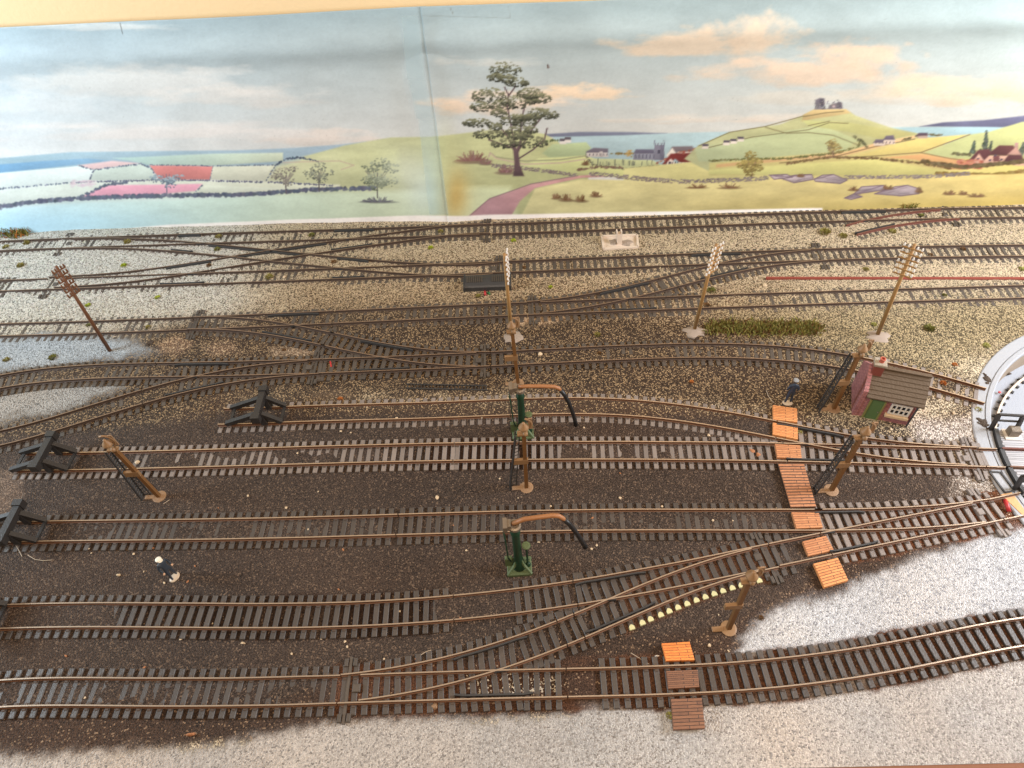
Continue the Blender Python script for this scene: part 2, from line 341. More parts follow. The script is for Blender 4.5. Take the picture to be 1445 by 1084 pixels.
def sleeper_mesh(L, name, mats, chairs, seed, w=.034):
    r = random.Random(seed); mb = MB(); mb.box((0, 0, .005), w, L, .03, ch=.003)
    for s in chairs:
        for e in (-1, 1):
            mb.box((r.uniform(-.001, .001), s + e * .017, .0225), .02, .013, .007, mi=1, ch=.002)
    return mb.mesh(name, mats)
SLM = {}
for k, mm in (('n', M['sleeper']), ('d', M['sleeper_dusty']), ('b', M['sleeper_black'])):
    SLM[k] = [sleeper_mesh(.30, 'sleeper', [mm, M['chair']], (-GA / 2, GA / 2), q) for q in range(3)]
SLMAT = dict(n=M['sleeper'], d=M['sleeper_dusty'], b=M['sleeper_black'])
SP = .0665
NSL = [0]
def visible(x, y):
    a, b = PX(x, y, .02); return -25 < a < 1470 and b < 1110
def sleepers(par, pts, k):
    """pts: (x, y, angle, length or None)"""
    made = []
    for n, (x, y, a, L, o) in enumerate(pts):
        if not visible(x, y): continue
        me = random.choice(SLM[k]) if L is None else sleeper_mesh(L, 'sleeper', [SLMAT[k], M['chair']], o, n, .036)
        ob = bpy.data.objects.new('sleeper', me); C.objects.link(ob); ob.parent = par
        ob.location = (x - par.location.x, y - par.location.y, random.uniform(-.0015, .001)); ob.rotation_euler = (0, 0, a + random.gauss(0, .015))
        made.append(ob); NSL[0] += 1
    return made
def along(route, xa, xb, sp=SP):
    x = xa + sp * .4; out = []
    while x < xb:
        m = float(route.m(x)); out.append(x); x += sp / math.sqrt(1 + m * m)
    return out

def clampx(r, px): return max(-7.4, min(7.4, r.xat(px) if not isinstance(px, tuple) else RT[px[0]].xat(px[1])))
SECT = []
RM = dict(n=[M['railtop'], M['railside']], d=[M['railtop'], M['railside']], b=[M['raildull'], M['raildullside']])
def track(rn, pa, pb, label, k='n', skip=(), group='track sections'):
    r = RT[rn]; xa, xb = clampx(r, pa), clampx(r, pb); xm = (xa + xb) / 2
    t = thing('track_section', Vector((xm, float(r.c(xm)), 0)), label, 'railway track', group)
    for d in (-GA / 2, GA / 2): rail_mb(r, d, xa + .004, xb - .004).build('rail', RM[k], t)
    pts = []
    for x in along(r, xa, xb):
        pxx = float(PX(x, r.c(x), .02)[0])
        if any(a < pxx < b for a, b in skip): continue
        pts.append((x, float(r.c(x)), math.atan(float(r.m(x))), None, None))
    # at most 100 separate sleepers per section
    sleepers(t, pts[:100], k); SECT.append(t); return t

def turnout(main, div, ptoe, pend, label, k='n', red=False, yellow=None, tie=True, lever=True):
    """toe at ptoe, frog towards pend"""
    A, B = RT[main], RT[div]; x0, x1 = clampx(A, ptoe), clampx(A, pend); sgn = 1 if x1 > x0 else -1
    xm = (x0 + x1) / 2
    t = thing('turnout', Vector((xm, float(A.c(xm)), 0)), label, 'railway points', 'sets of points')
    up = 1 if float(B.c(x1)) > float(A.c(x1)) else -1       # +1: diverging route leaves on the far side
    R1 = RM[k]; R2 = [M['railtop_red'], M['railside_red']] if red else R1
    lo, hi = min(x0, x1), max(x0, x1); e = .004
    rail_mb(A, -up * GA / 2, lo + e, hi - e).build('rail', R1, t)
    rail_mb(B, up * GA / 2, lo + e, hi - e).build('rail', R2, t)
    g = .12 * sgn
    a, b = sorted((x0 + g, x1)); 
    rail_mb(A, up * GA / 2, a + e, b - e, dz=-.0012).build('switch_rail', R1, t)
    rail_mb(B, -up * GA / 2, a + e, b - e, dz=-.0006).build('switch_rail', R2, t)
    # frog and check rails
    xs = np.linspace(x0, x1, 400); f = np.abs(np.array([B.off(x, -up * GA / 2)[1] - A.off(x, up * GA / 2)[1] for x in xs])); f[:60] = 9
    xf = float(xs[f.argmin()]); 
    if f.min() < .02:
        X, Y = A.off(xf + .09 * sgn, up * GA / 2); Xb, Yb = B.off(xf + .09 * sgn, -up * GA / 2); X0, Y0 = A.off(xf, up * GA / 2)
        mb = MB(); mb.prism([(X0, Y0 - .012, .02), (X, Y - .004, .02), (Xb, Yb + .004, .02), (X0, Y0 + .012, .02)], (0, 0, .016)); mb.build('frog', M['black'], t)
        for rt, sd in ((A, -up), (B, up)):
            ca, cb = sorted((max(lo, xf - .24), min(hi, xf + .24))); n = 9; pts = []
            for i, x in enumerate(np.linspace(ca, cb, n)):
                d = sd * (GA / 2 - .021 - (.007 if i in (0, n - 1) else 0)); X, Y = rt.off(x, d); pts.append((X, Y, .034))
            mb = MB()
            for p, q in zip(pts[:-1], pts[1:]): mb.beam(p, q, .011, .024)
            mb.build('check_rail', M['black'], t)
    # sleepers long enough to carry both routes
    pts = []
    for x in along(A, lo, hi):
        ya, yb = float(A.c(x)), float(B.c(x)); ma = float(A.m(x)); mb_ = float(B.m(x)); an = math.atan((ma + mb_) / 2)
        dd = (yb - ya) * math.cos(an)
        if abs(dd) > .21:
            pts.append((x, ya, math.atan(ma), None, None)); pts.append((x, yb, math.atan(mb_), None, None)); continue
        Ln = .30 + abs(dd); cy = (ya + yb) / 2
        ch = sorted({round(v, 3) for v in (-GA / 2 - dd / 2, GA / 2 - dd / 2, -GA / 2 + dd / 2, GA / 2 + dd / 2)})
        ch = [c_ for i, c_ in enumerate(ch) if i == 0 or c_ - ch[i - 1] > .035]
        pts.append((x, cy, an, round(Ln, 4), tuple(ch)))
    made = sleepers(t, pts[:100], k)
    if yellow:
        for ob in made:
            w = ob.location + t.location; m_ = MB(); 
            Ls = ob.data.vertices[0].co.y; 
            a_ = ob.rotation_euler.z; p = Vector((w.x - (abs(Ls) - .03) * -math.sin(a_) , w.y - (abs(Ls) - .03) * math.cos(a_), 0))
            q = PX(p.x, p.y, .02)
            if yellow[0] < q[0] < yellow[1]:
                me = MB(); me.prism([(-.0182, -abs(Ls) - .001, -.008), (.0182, -abs(Ls) - .001, -.008), (.0182, -abs(Ls) + .018, -.008), (.006, -abs(Ls) + .032, -.008), (-.006, -abs(Ls) + .032, -.008), (-.0182, -abs(Ls) + .018, -.008)], (0, 0, .0296))
                o2 = bpy.data.objects.new('painted_end', me.mesh('painted_end', M['yellow'])); C.objects.link(o2); o2.parent = ob; o2['label'] = 'sleeper end painted pale yellow'
    if tie:
        x = x0 + .05 * sgn; m = float(A.m(x)); p = Vector((x, float(A.c(x)), .024)); nn = Vector((-m, 1, 0)).normalized()
        tb = MB(); tb.beam(p - nn * .20 - Vector((0, 0, .004)), p + nn * .20 - Vector((0, 0, .004)), .018, .012); tb.build('tie_bar', M['sleeper_black'] if k != 'd' else M['sleeper_dusty'], t)
        hm = M['sleeper_black'] if k != 'd' else M['sleeper_dusty']
        for s_ in (-1, 1):
            for k_ in (-1, 1): MB().box(p + nn * s_ * .165 + Vector((k_ * .028, 0, -.002)), .024, .05, .02, ang=math.atan(m), ch=.003).build('pivot_block', hm, t)
        MB().box(p + Vector((.055 * sgn, .005, .002)), .05, .05, .014, ang=math.atan(m), ch=.004).build('spring_housing', hm, t)
    SECT.append(t); return t

track('T1', -40, 478, 'front track on the left running half buried in black dirt along the pale strip', 'n')
turnout('T1', 'RA', 478, 800, 'points in the front track with white stones in the frog beside the pale strip', 'n')
track('T1', 800, 1490, 'clean black track curving to the lower right over pale grey board', 'n', skip=((806, 838),), )
track('RA', ('T1', 800), ('T2', 812), 'short track linking the front points to the yellow ended points', 'n')
track('T2', -40, 640, 'second track from the front ending at the left edge in black dirt', 'n')
track('T2', 640, 812, 'curved track just below the green base of the front water crane', 'n', skip=((640, 722),))
turnout('T2', 'RA', 1092, 812, 'points with pale yellow painted sleeper ends under the shortest lamp', 'n', yellow=(880, 1078))
track('T2', 1092, 1166, 'short track under the second lowest board of the long boarded crossing', 'n', skip=((1120, 1160),))
turnout('T2', 'T3', 1406, 1166, 'points meeting at the turntable beside the red wire', 'd')
track('T2', 1406, 1452, 'short track end resting on bare wood at the turntable rim', 'd', skip=((1418, 1500),))
track('T3', 0, 560, 'siding leading right from the buffer stop at the left edge', 'n')
track('T3', 560, 1166, 'long straight siding behind the front water crane', 'n', skip=((1110, 1166),))
track('T4', 24, 640, 'siding with grey ended sleepers leading from the buffer stop under the leaning lamp', 'd')
track('T4', 640, 1108, 'straight siding with pale dusty sleepers in front of the central lamp', 'd')
turnout('T4', 'T5', 1386, 1108, 'points below the brick hut with pale shiny sleepers next to the turntable', 'd')
track('T4', 1386, 1414, 'short track end crossing the turntable rim below the green tuft', 'd', skip=((1396, 1500),))
track('T5', 311, 720, 'siding with copper coloured rails leading right from the lone black buffer stop', 'd', skip=())
track('T5', 720, ('T4', 1108), 'track curving right behind the rear water crane with sleepers buried in dirt', 'd')
track('T6', -40, 215, 'black sleepered track curving in at the left edge below the pale patch', 'b')
turnout('T6', 'T7', 452, 215, 'points above the lone black buffer stop', 'b')
track('T7', -40, ('T6', 215), 'rusty railed track running down to the left edge above the left buffer stop', 'b')
turnout('T6', 'T8', 692, 452, 'points with the small red and white chip between the rails', 'b')
track('T6', 692, 1200, 'gently curved track behind the central lamp and rear water crane', 'b')
track('T6', 1200, 1392, 'track running behind the brick hut to the turntable rim', 'd')
track('T9', -40, 268, 'ballasted track behind the leaning left telegraph pole', 'b')
turnout('T9', 'T8', 268, 470, 'points at the left in the pale ballast leading to the dark yard', 'b')
track('T8', ('T9', 470), ('T6', 452), 'short slanting track between two sets of points above the lone buffer stop', 'b')
track('T9', 470, 744, 'straight ballasted track in front of the black ribbed box', 'b')
turnout('T9', 'T11', 744, 942, 'points at the foot of the central telegraph pole', 'b')
track('T9', 942, 1490, 'ballasted track below the red painted strip', 'b')
track('T11', ('T9', 942), ('T10', 942), 'short slanting track left of the pole with white insulators', 'b')
turnout('T10', 'T11', 1166, 942, 'points around the top of the telegraph pole with white insulators', 'b')
track('T10', 1166, 1490, 'ballasted track above the red painted strip at the right', 'b')
track('T10', 712, 942, 'straight ballasted track in front of the white plastic plate', 'b')
turnout('T10', 'X1', 712, 470, 'points behind the black ribbed box', 'b')
track('T10', 290, 470, 'short buried track below the scissors crossing', 'b')
turnout('T10', 'X2', 62, 290, 'points behind the top of the leaning left telegraph pole', 'b')
track('T10', -40, 62, 'short ballasted track end at the far left edge', 'b')
track('T12', -40, 82, 'short track end by the dry bush in the back left corner', 'b')
turnout('T12', 'X1', 82, 280, 'points nearest the pale blue end of the backdrop', 'b')
track('T12', 280, 470, 'short rear track just behind the scissors crossing', 'b')
turnout('T12', 'X2', 694, 470, 'points at the foot of the backdrop below the taped joint', 'b')
track('T12', 694, 1190, 'rear track along the foot of the backdrop behind the white plastic plate', 'b')
turnout('T12', 'T14', 1350, 1190, 'rear right points with red painted stub rails', 'b', red=True)
track('T12', 1350, 1490, 'short rear track end in the back right corner', 'b')
# scissors crossing in the middle of the two back crossovers
r = RT['X1']; xm = r.xat(375); t = thing('diamond_crossing', Vector((xm, float(r.c(xm)), 0)), 'scissors crossing of four long slanting rails in pale ballast', 'railway crossing')
for nm, dz in (('X1', 0.0), ('X2', -.001)):
    rr = RT[nm]; a, b = (RT['T12'].xat(280), RT['T10'].xat(470)) if nm == 'X1' else (RT['T10'].xat(290), RT['T12'].xat(470))
    for d in (-GA / 2, GA / 2):
        rail_mb(rr, d, a, b, dz=dz).build('rail', RM['b'], t)
    sleepers(t, [(x, float(rr.c(x)), math.atan(float(rr.m(x))), None, None) for x in along(rr, a, b, .09)], 'b')
for nm, px0, px1 in (('X1', 290, 420), ('X2', 330, 460)):
    rr = RT[nm]; pts = [(*rr.off(x, 0.058), .032) for x in np.linspace(rr.xat(px0), rr.xat(px1), 7)]; mb = MB()
    for p, q in zip(pts[:-1], pts[1:]): mb.beam(p, q, .011, .02)
    mb.build('check_rail', M['black'], t)
# ---------------------------------------------------------------- ground relief and colour zones
BED = {  # photo column -> level of the dirt between the rails; outer level at the sleeper ends
    'T1': ([(-40,.017),(390,.02),(470,.026),(490,.008),(640,.006),(655,.019),(765,.018),(775,.004),(800,.004),(808,.018),(834,.018),(842,.0),(1500,-.002)], .007, [(-40,.006),(700,.004),(900,-.001),(1500,-.004)]),
    'RA': ([(400,.02),(600,.01),(760,.012),(900,.004),(1100,.006)], .006, [(400,.008),(1100,.006)]),
    'T2': ([(-40,.027),(150,.026),(190,.006),(600,.003),(625,.027),(715,.026),(730,.008),(1090,.006),(1110,.022),(1190,.018),(1210,.001),(1500,0)], .004, [(-40,.008),(1180,.006),(1210,0)]),
    'T3': ([(-40,.026),(80,.021),(320,.018),(440,.018),(520,.012),(600,.012),(700,.019),(1100,.018),(1200,.004),(1500,0)], .007, [(-40,.008),(1500,.006)]),
    'T4': ([(0,.027),(130,.025),(300,.021),(430,.02),(500,.016),(620,.008),(770,.008),(800,.021),(930,.02),(990,.011),(1120,.004),(1500,0)], .006, [(0,.007),(1500,.003)]),
    'T5': ([(300,.027),(1060,.027),(1140,.01),(1180,.004),(1500,0)], .002, [(300,.012),(520,.01),(560,.016),(1000,.016),(1150,.005)]),
    'T6': ([(-40,.014),(150,.018),(240,.022),(450,.017),(500,.009),(680,.011),(720,.021),(1200,.02),(1400,.014)], .007, [(-40,.002),(200,.005),(1400,.011)]),
    'T7': ([(-40,.025),(240,.023),(300,.012),(500,.01)], .004, [(-40,.014),(500,.006)]),
    'T8': ([(260,.018),(400,.012),(520,.004),(700,.008)], .005, [(260,.014),(480,.003),(700,.006)]),
    'T9': ([(-40,.021),(300,.020),(500,.021),(620,.016),(780,.014),(1000,.021),(1500,.019)], .007, [(-40,.018),(520,.019),(800,.012),(1000,.02),(1500,.02)]),
    'T11': ([(740,.012),(1160,.013)], .005, [(740,.01),(1160,.004)]),
    'T10': ([(-40,.012),(120,.020),(420,.020),(560,.015),(700,.012),(900,.016),(1160,.014),(1500,.018)], .007, [(-40,.008),(200,.021),(420,.022),(600,.014),(1500,.018)]),
    'X1': ([(80,.025),(470,.024),(700,.018)], .006, [(80,.022),(470,.02),(700,.014)]),
    'X2': ([(60,.025),(470,.024),(700,.018)], .006, [(60,.022),(470,.02),(700,.013)]),
    'T12': ([(-40,.021),(330,.018),(480,.020),(650,.016),(900,.016),(1500,.018)], .007, [(-40,.021),(450,.021),(650,.013),(1500,.016)]),
    'T14': ([(1170,.022),(1360,.02)], .003, [(1170,.018),(1360,.018)]),
}
ZONES = [  # polygon in photo px, softness, base colour, grain colour, grain share
    ([(-90,280),(1540,250),(1540,470),(1300,500),(1000,478),(700,462),(420,462),(160,486),(-90,486)], 14, (94,80,62), (190,172,144), .64),
    ([(-90,300),(360,290),(330,450),(-90,480)], 60, (112,106,96), (198,194,184), .72),  # left back ballast painted paler and greyer: window light put into the colours
    ([(430,400),(760,385),(1100,410),(1100,480),(400,470)], 60, (80,63,46), (170,146,114), .48),
    ([(150,480),(250,458),(430,440),(690,438),(1000,452),(1240,478),(1400,560),(1180,580),(1100,580),(880,566),(520,566),(330,574),(230,612),(110,640),(-60,650),(-60,520)], 14, (58,45,34), (144,120,90), .27),
    ([(1010,440),(1540,415),(1540,500),(1390,505),(1300,530),(1090,482)], 30, (82,69,49), (162,144,110), .48),
    ([(300,560),(540,560),(720,560),(860,556),(1000,580),(1110,570),(1180,596),(1290,612),(1290,640),(1190,640),(1100,640),(-60,655),(-60,635),(110,630),(210,604)], 16, (70,54,42), (160,134,100), .14),
    ([(1090,560),(1190,590),(1290,606),(1370,560),(1392,640),(1300,640),(1180,600)], 14, (64,52,41), (166,144,112), .28),
    ([(-90,482),(60,474),(140,474),(205,484),(222,497),(150,510),(60,520),(-90,535)], 8, (148,152,155), (112,114,115), .2),
    ([(-90,556),(60,545),(110,541),(172,541),(180,548),(100,576),(-90,612)], 8, (146,140,133), (106,100,94), .22),
    ([(-90,640),(300,584),(1100,596),(1180,640),(1400,660),(1420,720),(1300,780),(1210,822),(1100,855),(1050,900),(1010,935),(940,940),(860,1000),(800,1004),(620,1010),(500,1022),(400,1034),(300,1044),(150,1052),(60,1062),(-90,1080)], 7, (62,50,42), (104,86,71), .12),
    ([(-90,1000),(400,985),(780,900),(1000,900),(1180,800),(1445,720),(1560,700),(1560,930),(1000,1000),(800,1015),(400,1046),(-90,1096)], 6, (62,47,37), (132,108,86), .06),
    ([(1290,600),(1375,590),(1392,640),(1330,634),(1290,630)], 12, (120,108,98), (196,186,176), .5),
    ([(1340,660),(1400,662),(1412,700),(1350,700)], 16, (120,108,98), (190,180,170), .4),
    ([(1046,930),(1052,900),(1100,858),(1210,826),(1310,780),(1445,745),(1560,720),(1560,860),(1445,868),(1250,905),(1100,925)], 9, (176,177,180), (142,142,146), .16),
    ([(-90,1084),(60,1064),(300,1046),(420,1034),(620,1010),(800,1002),(1000,988),(1210,958),(1445,912),(1560,890),(1560,1200),(-90,1200)], 8, (168,161,155), (140,134,129), .15),
    ([(222,484),(252,478),(272,488),(250,500),(226,498)], 6, (100,78,60), (178,150,120), .3),
    ([(285,490),(325,484),(340,496),(300,506)], 6, (96,75,58), (178,150,120), .3),
    ([(-20,690),(20,660),(36,700),(10,730),(-20,730)], 10, (96,78,65), (140,118,100), .2),
    ([(722,449),(800,446),(806,452),(770,458),(724,457)], 4, (150,124,98), (200,174,144), .5),
    ([(380,494),(420,490),(446,497),(420,502),(384,502)], 4, (112,94,76), (170,148,124), .3),
    ([(440,556),(480,549),(500,560),(470,568),(442,566)], 4, (92,76,61), (150,128,102), .2),
    ([(660,955),(790,950),(800,985),(660,988)], 10, (60,50,42), (206,196,178), .35),
]
PZ = [[z[0] for z in ZONES if z[0][0] == k][0] for k in ((1046,930), (-90,1084), (-90,482))]
BEDC = [('T1', 470, 1500, (82,52,34)), ('T2', 170, 610, (46,32,23)), ('T2', 1195, 1450, (96,60,38)), ('T4', 600, 770, (52,36,26)), ('RA', 880, 1090, (84,58,42)), ('T4', 1180, 1390, (72,54,42))]
bl, brr = G(60, 326), G(1400, 291)
bd = (brr - bl).normalized(); bn = Vector((bd.y, -bd.x, 0))          # points towards the camera
e0, e1 = G(1145, 1083.5), G(1445, 1076.5)
# turntable circle from rim points
rim = np.array([G(*p, .018)[:2] for p in [(1445,472),(1412.3,492.3),(1396.7,506),(1382,528.3),(1376.4,541),(1370,573.8),(1371.8,601.5),(1379,631),(1389.3,655),(1413,699)]])
A_ = np.c_[2 * rim, np.ones(len(rim))]; sol = np.linalg.lstsq(A_, (rim ** 2).sum(1), rcond=None)[0]
TCX, TCY = sol[0], sol[1]; TR = math.sqrt(sol[2] + TCX ** 2 + TCY ** 2)
print('turntable', TCX, TCY, TR, 'rms', np.std(np.hypot(rim[:, 0] - TCX, rim[:, 1] - TCY)))
print({k: (r.rms) for k, r in RT.items()})

def lvl(tab, px): return np.interp(px, [a for a, b in tab], [b for a, b in tab])
def ground_h(x, y):
    x = np.asarray(x, float); y = np.asarray(y, float); px, py = PX(x, y, 0)
    h = .010 + (fbm(x, y, 3, 1) - .5) * .012 + (fbm(x, y, 14, 3, 3) - .5) * .010
    back = 1 / (1 + np.exp((py - 470) / 12)); h = h + back * .006
    front = np.clip(-polysd(px, py, PZ[1]) / 6, 0, 1) + np.clip(-polysd(px, py, PZ[0]) / 6, 0, 1) + np.clip(-polysd(px, py, PZ[2]) / 4, 0, 1)
    front = np.clip(front, 0, 1); h = h * (1 - front) + (.004 + (fbm(x, y, 20, 5, 2) - .5) * .002) * front
    nin = .6 * (fbm(x, y, 3.4, 6, 3) - .5) + .55 * (fbm(x, y, 10, 2, 3) - .5)
    for k, (tab, amp, out) in BED.items():
        r = RT[k]; ok = (x > r.lo - 2) & (x < r.hi + .02) if tab[0][0] < 0 or r.lo < -5 else (x > r.lo - .03) & (x < r.hi + .03)
        m = r.m(x); d = np.abs(y - r.c(x)) / np.sqrt(1 + m * m); sel = ok & (d < .27)
        if not sel.any(): continue
        q = d[sel]; pxs = px[sel]; li = lvl(tab, pxs) + nin[sel] * amp * 3.2; lo = lvl(out, pxs) + nin[sel] * .012
        w = np.clip((q - .068) / .03, 0, 1); t = li * (1 - w) + lo * w
        w2 = np.clip((q - .18) / .08, 0, 1); h[sel] = t * (1 - w2) + h[sel] * w2
    return h
def zonecol(x, y):
    px, py = PX(x, y, 0); sh = x.shape
    wob = (fbm(x, y, 3.2, 2, 4) - .5) * 26 + (fbm(x, y, 22, 4, 2) - .5) * 14
    sc = np.clip((py + 400) / 1200, .55, 1.2)
    base = np.zeros(sh + (3,)); pale = np.zeros(sh + (3,)); spk = np.zeros(sh)
    base[:] = lin((104, 92, 74)); pale[:] = lin((206, 192, 166)); spk[:] = .6
    for poly, soft, b, p, s in ZONES:
        d = polysd(px, py, poly) + wob * sc * min(1, .35 + soft / 14); w = 1 / (1 + np.exp(np.clip(d / (soft * .35), -40, 40)))
        base = base * (1 - w[..., None]) + np.array(lin(b)) * w[..., None]; pale = pale * (1 - w[..., None]) + np.array(lin(p)) * w[..., None]; spk = spk * (1 - w) + s * w
    for k, a, b_, c in BEDC:
        r = RT[k]; m = r.m(x); d = np.abs(y - r.c(x)) / np.sqrt(1 + m * m) + (fbm(x, y, 12, 7, 3) - .5) * .05
        w = np.clip((.17 - d) / .02, 0, 1) * ((px > a) & (px < b_)) * np.clip(fbm(x, y, 4, 5, 3) * 2.2 - .25, .25, 1)
        base = base * (1 - w[..., None]) + np.array(lin(c)) * w[..., None]; spk = spk * (1 - .8 * w)
    v = (.82 + .36 * fbm(x, y, 1.3, 3, 4))[..., None]; base = base * v
    t = fbm(x, y, .9, 1, 3)[..., None]; base = base * (1 + (t - .5) * np.array([.25, 0, -.25]))
    return base, pale, spk

gx = np.arange(-7.9, 8.0, .026); gy0 = np.linspace(0, 1, 300) ** .96
X = np.repeat(gx[None], 300, 0); ylo = np.interp(gx, [-9, e0.x, e1.x, 9], [e0.y - (e1.y - e0.y) / (e1.x - e0.x) * (9 + e0.x), e0.y, e1.y, e1.y + (e1.y - e0.y) / (e1.x - e0.x) * (9 - e1.x)])
yhi = bl.y + (gx - bl.x) * bd.y / bd.x + .12
Y = ylo[None] + (yhi - ylo)[None] * gy0[:, None]
Z = ground_h(X, Y); gb, gp, gs = zonecol(X, Y)
ny, nx = X.shape; idx = np.arange(ny * nx).reshape(ny, nx)
cx_, cy_ = (X[:-1, :-1] + X[1:, 1:]) / 2, (Y[:-1, :-1] + Y[1:, 1:]) / 2
keep = np.hypot(cx_ - TCX, cy_ - TCY) > TR - .05
Q = np.stack([idx[:-1, :-1], idx[:-1, 1:], idx[1:, 1:], idx[1:, :-1]], -1)[keep]
def gridmesh(name, co, quads, attrs, smooth=True):
    me = bpy.data.meshes.new(name); me.vertices.add(len(co)); me.vertices.foreach_set('co', co.astype(np.float32).ravel())
    n = len(quads); k = quads.shape[1]; me.loops.add(n * k); me.loops.foreach_set('vertex_index', quads.astype(np.int32).ravel())
    me.polygons.add(n); me.polygons.foreach_set('loop_start', np.arange(0, n * k, k, dtype=np.int32)); me.polygons.foreach_set('loop_total', np.full(n, k, np.int32))
    if smooth: me.polygons.foreach_set('use_smooth', np.ones(n, bool))
    for an, a in attrs.items():
        at = me.color_attributes.new(an, 'FLOAT_COLOR', 'POINT'); at.data.foreach_set('color', a.astype(np.float32).ravel())
    me.update(calc_edges=True); me.validate(); return me
on = np.ones(ny * nx)
gm = gridmesh('ground', np.c_[X.ravel(), Y.ravel(), Z.ravel()], Q, dict(base=np.c_[gb.reshape(-1, 3), on], grain=np.c_[gp.reshape(-1, 3), on], share=np.c_[gs.ravel(), np.clip(1.05 - gb.mean(2).ravel() * 3, .22, 1), gs.ravel(), on]))
go = bpy.data.objects.new('ground', gm); C.objects.link(go); tag(go, 'ballasted layout board with dark yard dirt and pale painted strips', kind='structure')

m = bpy.data.materials.new('ballast_and_dirt'); m.use_nodes = True; N = m.node_tree.nodes; L = m.node_tree.links; b = N['Principled BSDF']
b.inputs['Roughness'].default_value = .85; b.inputs['Specular IOR Level'].default_value = .25
def attr(n):
    a = N.new('ShaderNodeAttribute'); a.attribute_name = n; return a
def math_(op, a, b_=None, v=None):
    q = N.new('ShaderNodeMath'); q.operation = op; L.new(a, q.inputs[0])
    if b_ is not None: L.new(b_, q.inputs[1])
    if v is not None: q.inputs[1].default_value = v
    return q.outputs[0]
tc = N.new('ShaderNodeTexCoord'); vo = N.new('ShaderNodeTexVoronoi'); vo.inputs['Scale'].default_value = 112; L.new(tc.outputs['Object'], vo.inputs['Vector'])
se = N.new('ShaderNodeSeparateColor'); L.new(vo.outputs['Color'], se.inputs[0])
sh = N.new('ShaderNodeSeparateColor'); L.new(attr('share').outputs['Color'], sh.inputs[0])
less = math_('LESS_THAN', se.outputs[0], sh.outputs[0])
def scaled(colsock, fac, lo, hi):
    mr = N.new('ShaderNodeMapRange'); mr.clamp = False; mr.inputs[3].default_value = lo; mr.inputs[4].default_value = hi; L.new(fac, mr.inputs[0])
    vm = N.new('ShaderNodeVectorMath'); vm.operation = 'SCALE'; L.new(colsock, vm.inputs[0]); L.new(mr.outputs[0], vm.inputs['Scale']); return vm.outputs[0]
nf = N.new('ShaderNodeTexNoise'); nf.inputs['Scale'].default_value = 120; nf.inputs['Detail'].default_value = 3; L.new(tc.outputs['Object'], nf.inputs['Vector'])
amp = math_('MULTIPLY', math_('MULTIPLY', math_('SUBTRACT', nf.outputs['Fac'], v=.5), v=4.2), sh.outputs[1]); amp = math_('MAXIMUM', math_('ADD', amp, v=1.0), v=.12)
c1 = scaled(scaled(attr('base').outputs['Color'], se.outputs[1], .75, 1.25), amp, 0.0, 1.0); c2 = scaled(attr('grain').outputs['Color'], se.outputs[2], .6, 1.2)
mx = N.new('ShaderNodeMix'); mx.data_type = 'RGBA'; L.new(less, mx.inputs[0]); L.new(c1, mx.inputs[6]); L.new(c2, mx.inputs[7]); L.new(mx.outputs[2], b.inputs['Base Color'])
bp = N.new('ShaderNodeBump'); bp.invert = True; bp.inputs['Strength'].default_value = .75; bp.inputs['Distance'].default_value = .012
L.new(vo.outputs['Distance'], bp.inputs['Height']); L.new(bp.outputs[0], b.inputs['Normal']); gm.materials.append(m)

# loose ballast stones lying on the board: nobody could count them
NS = 520000
sx = rng.uniform(-7.2, 7.2, NS); t = rng.random(NS); sy = np.interp(sx, gx, ylo) * (1 - t) + (np.interp(sx, gx, yhi) - .14) * t
px, py = PX(sx, sy, 0); ok = (px > -15) & (px < 1460) & (py < 1100) & (np.hypot(sx - TCX, sy - TCY) > TR + .01); sx, sy = sx[ok], sy[ok]
b_, p_, s_ = zonecol(sx, sy); bright = p_.mean(1) > .28
ok = bright & (rng.random(len(sx)) < s_ ** 1.6 * .95); sx, sy, p_ = sx[ok], sy[ok], p_[ok]; n = len(sx)
_d6 = np.abs(sy - RT['T6'].c(sx)); big = (_d6 < .13) & (PX(sx, sy, 0)[0] < 265) & (rng.random(n) < .3); sz = ground_h(sx, sy); rad = rng.uniform(.0032, .0082, n) * (1 + (rng.random(n) < .03) * .6)
oc = np.array([(1, 0, -.5), (-.5, .87, -.5), (-.5, -.87, -.5), (.1, .05, .9), (-.1, .0, .75)], float)
rad = np.where(big, rad * 2.1, rad)
vv = oc[None] * rad[:, None, None] * rng.uniform(.55, 1.25, (n, 5, 1)); an = rng.uniform(0, 6.28, n); ca, sa = np.cos(an)[:, None], np.sin(an)[:, None]
vx = vv[..., 0] * ca - vv[..., 1] * sa; vy = vv[..., 0] * sa + vv[..., 1] * ca; vv = np.stack([vx + sx[:, None], vy + sy[:, None], vv[..., 2] * .8 + (sz + rad * .25)[:, None]], -1).reshape(-1, 3)
tri = np.array([(0, 1, 3), (1, 2, 4), (2, 0, 3), (1, 4, 3), (2, 3, 4)])
ff = (tri[None] + np.arange(n)[:, None, None] * 5).reshape(-1, 3); sc_ = p_ * rng.uniform(.4, 1.15, (n, 1)) * (1 + rng.normal(0, .05, (n, 3))); sc_ = np.repeat(np.clip(sc_, .01, .85), 5, 0)
bm_ = gridmesh('ballast_stones', vv, ff, dict(tint=np.c_[sc_, np.ones(len(sc_))]), smooth=False)
sm = bpy.data.materials.new('ballast_stone'); sm.use_nodes = True; N2 = sm.node_tree.nodes; a = N2.new('ShaderNodeAttribute'); a.attribute_name = 'tint'
N2['Principled BSDF'].inputs['Roughness'].default_value = .7; sm.node_tree.links.new(a.outputs['Color'], N2['Principled BSDF'].inputs['Base Color']); bm_.materials.append(sm)
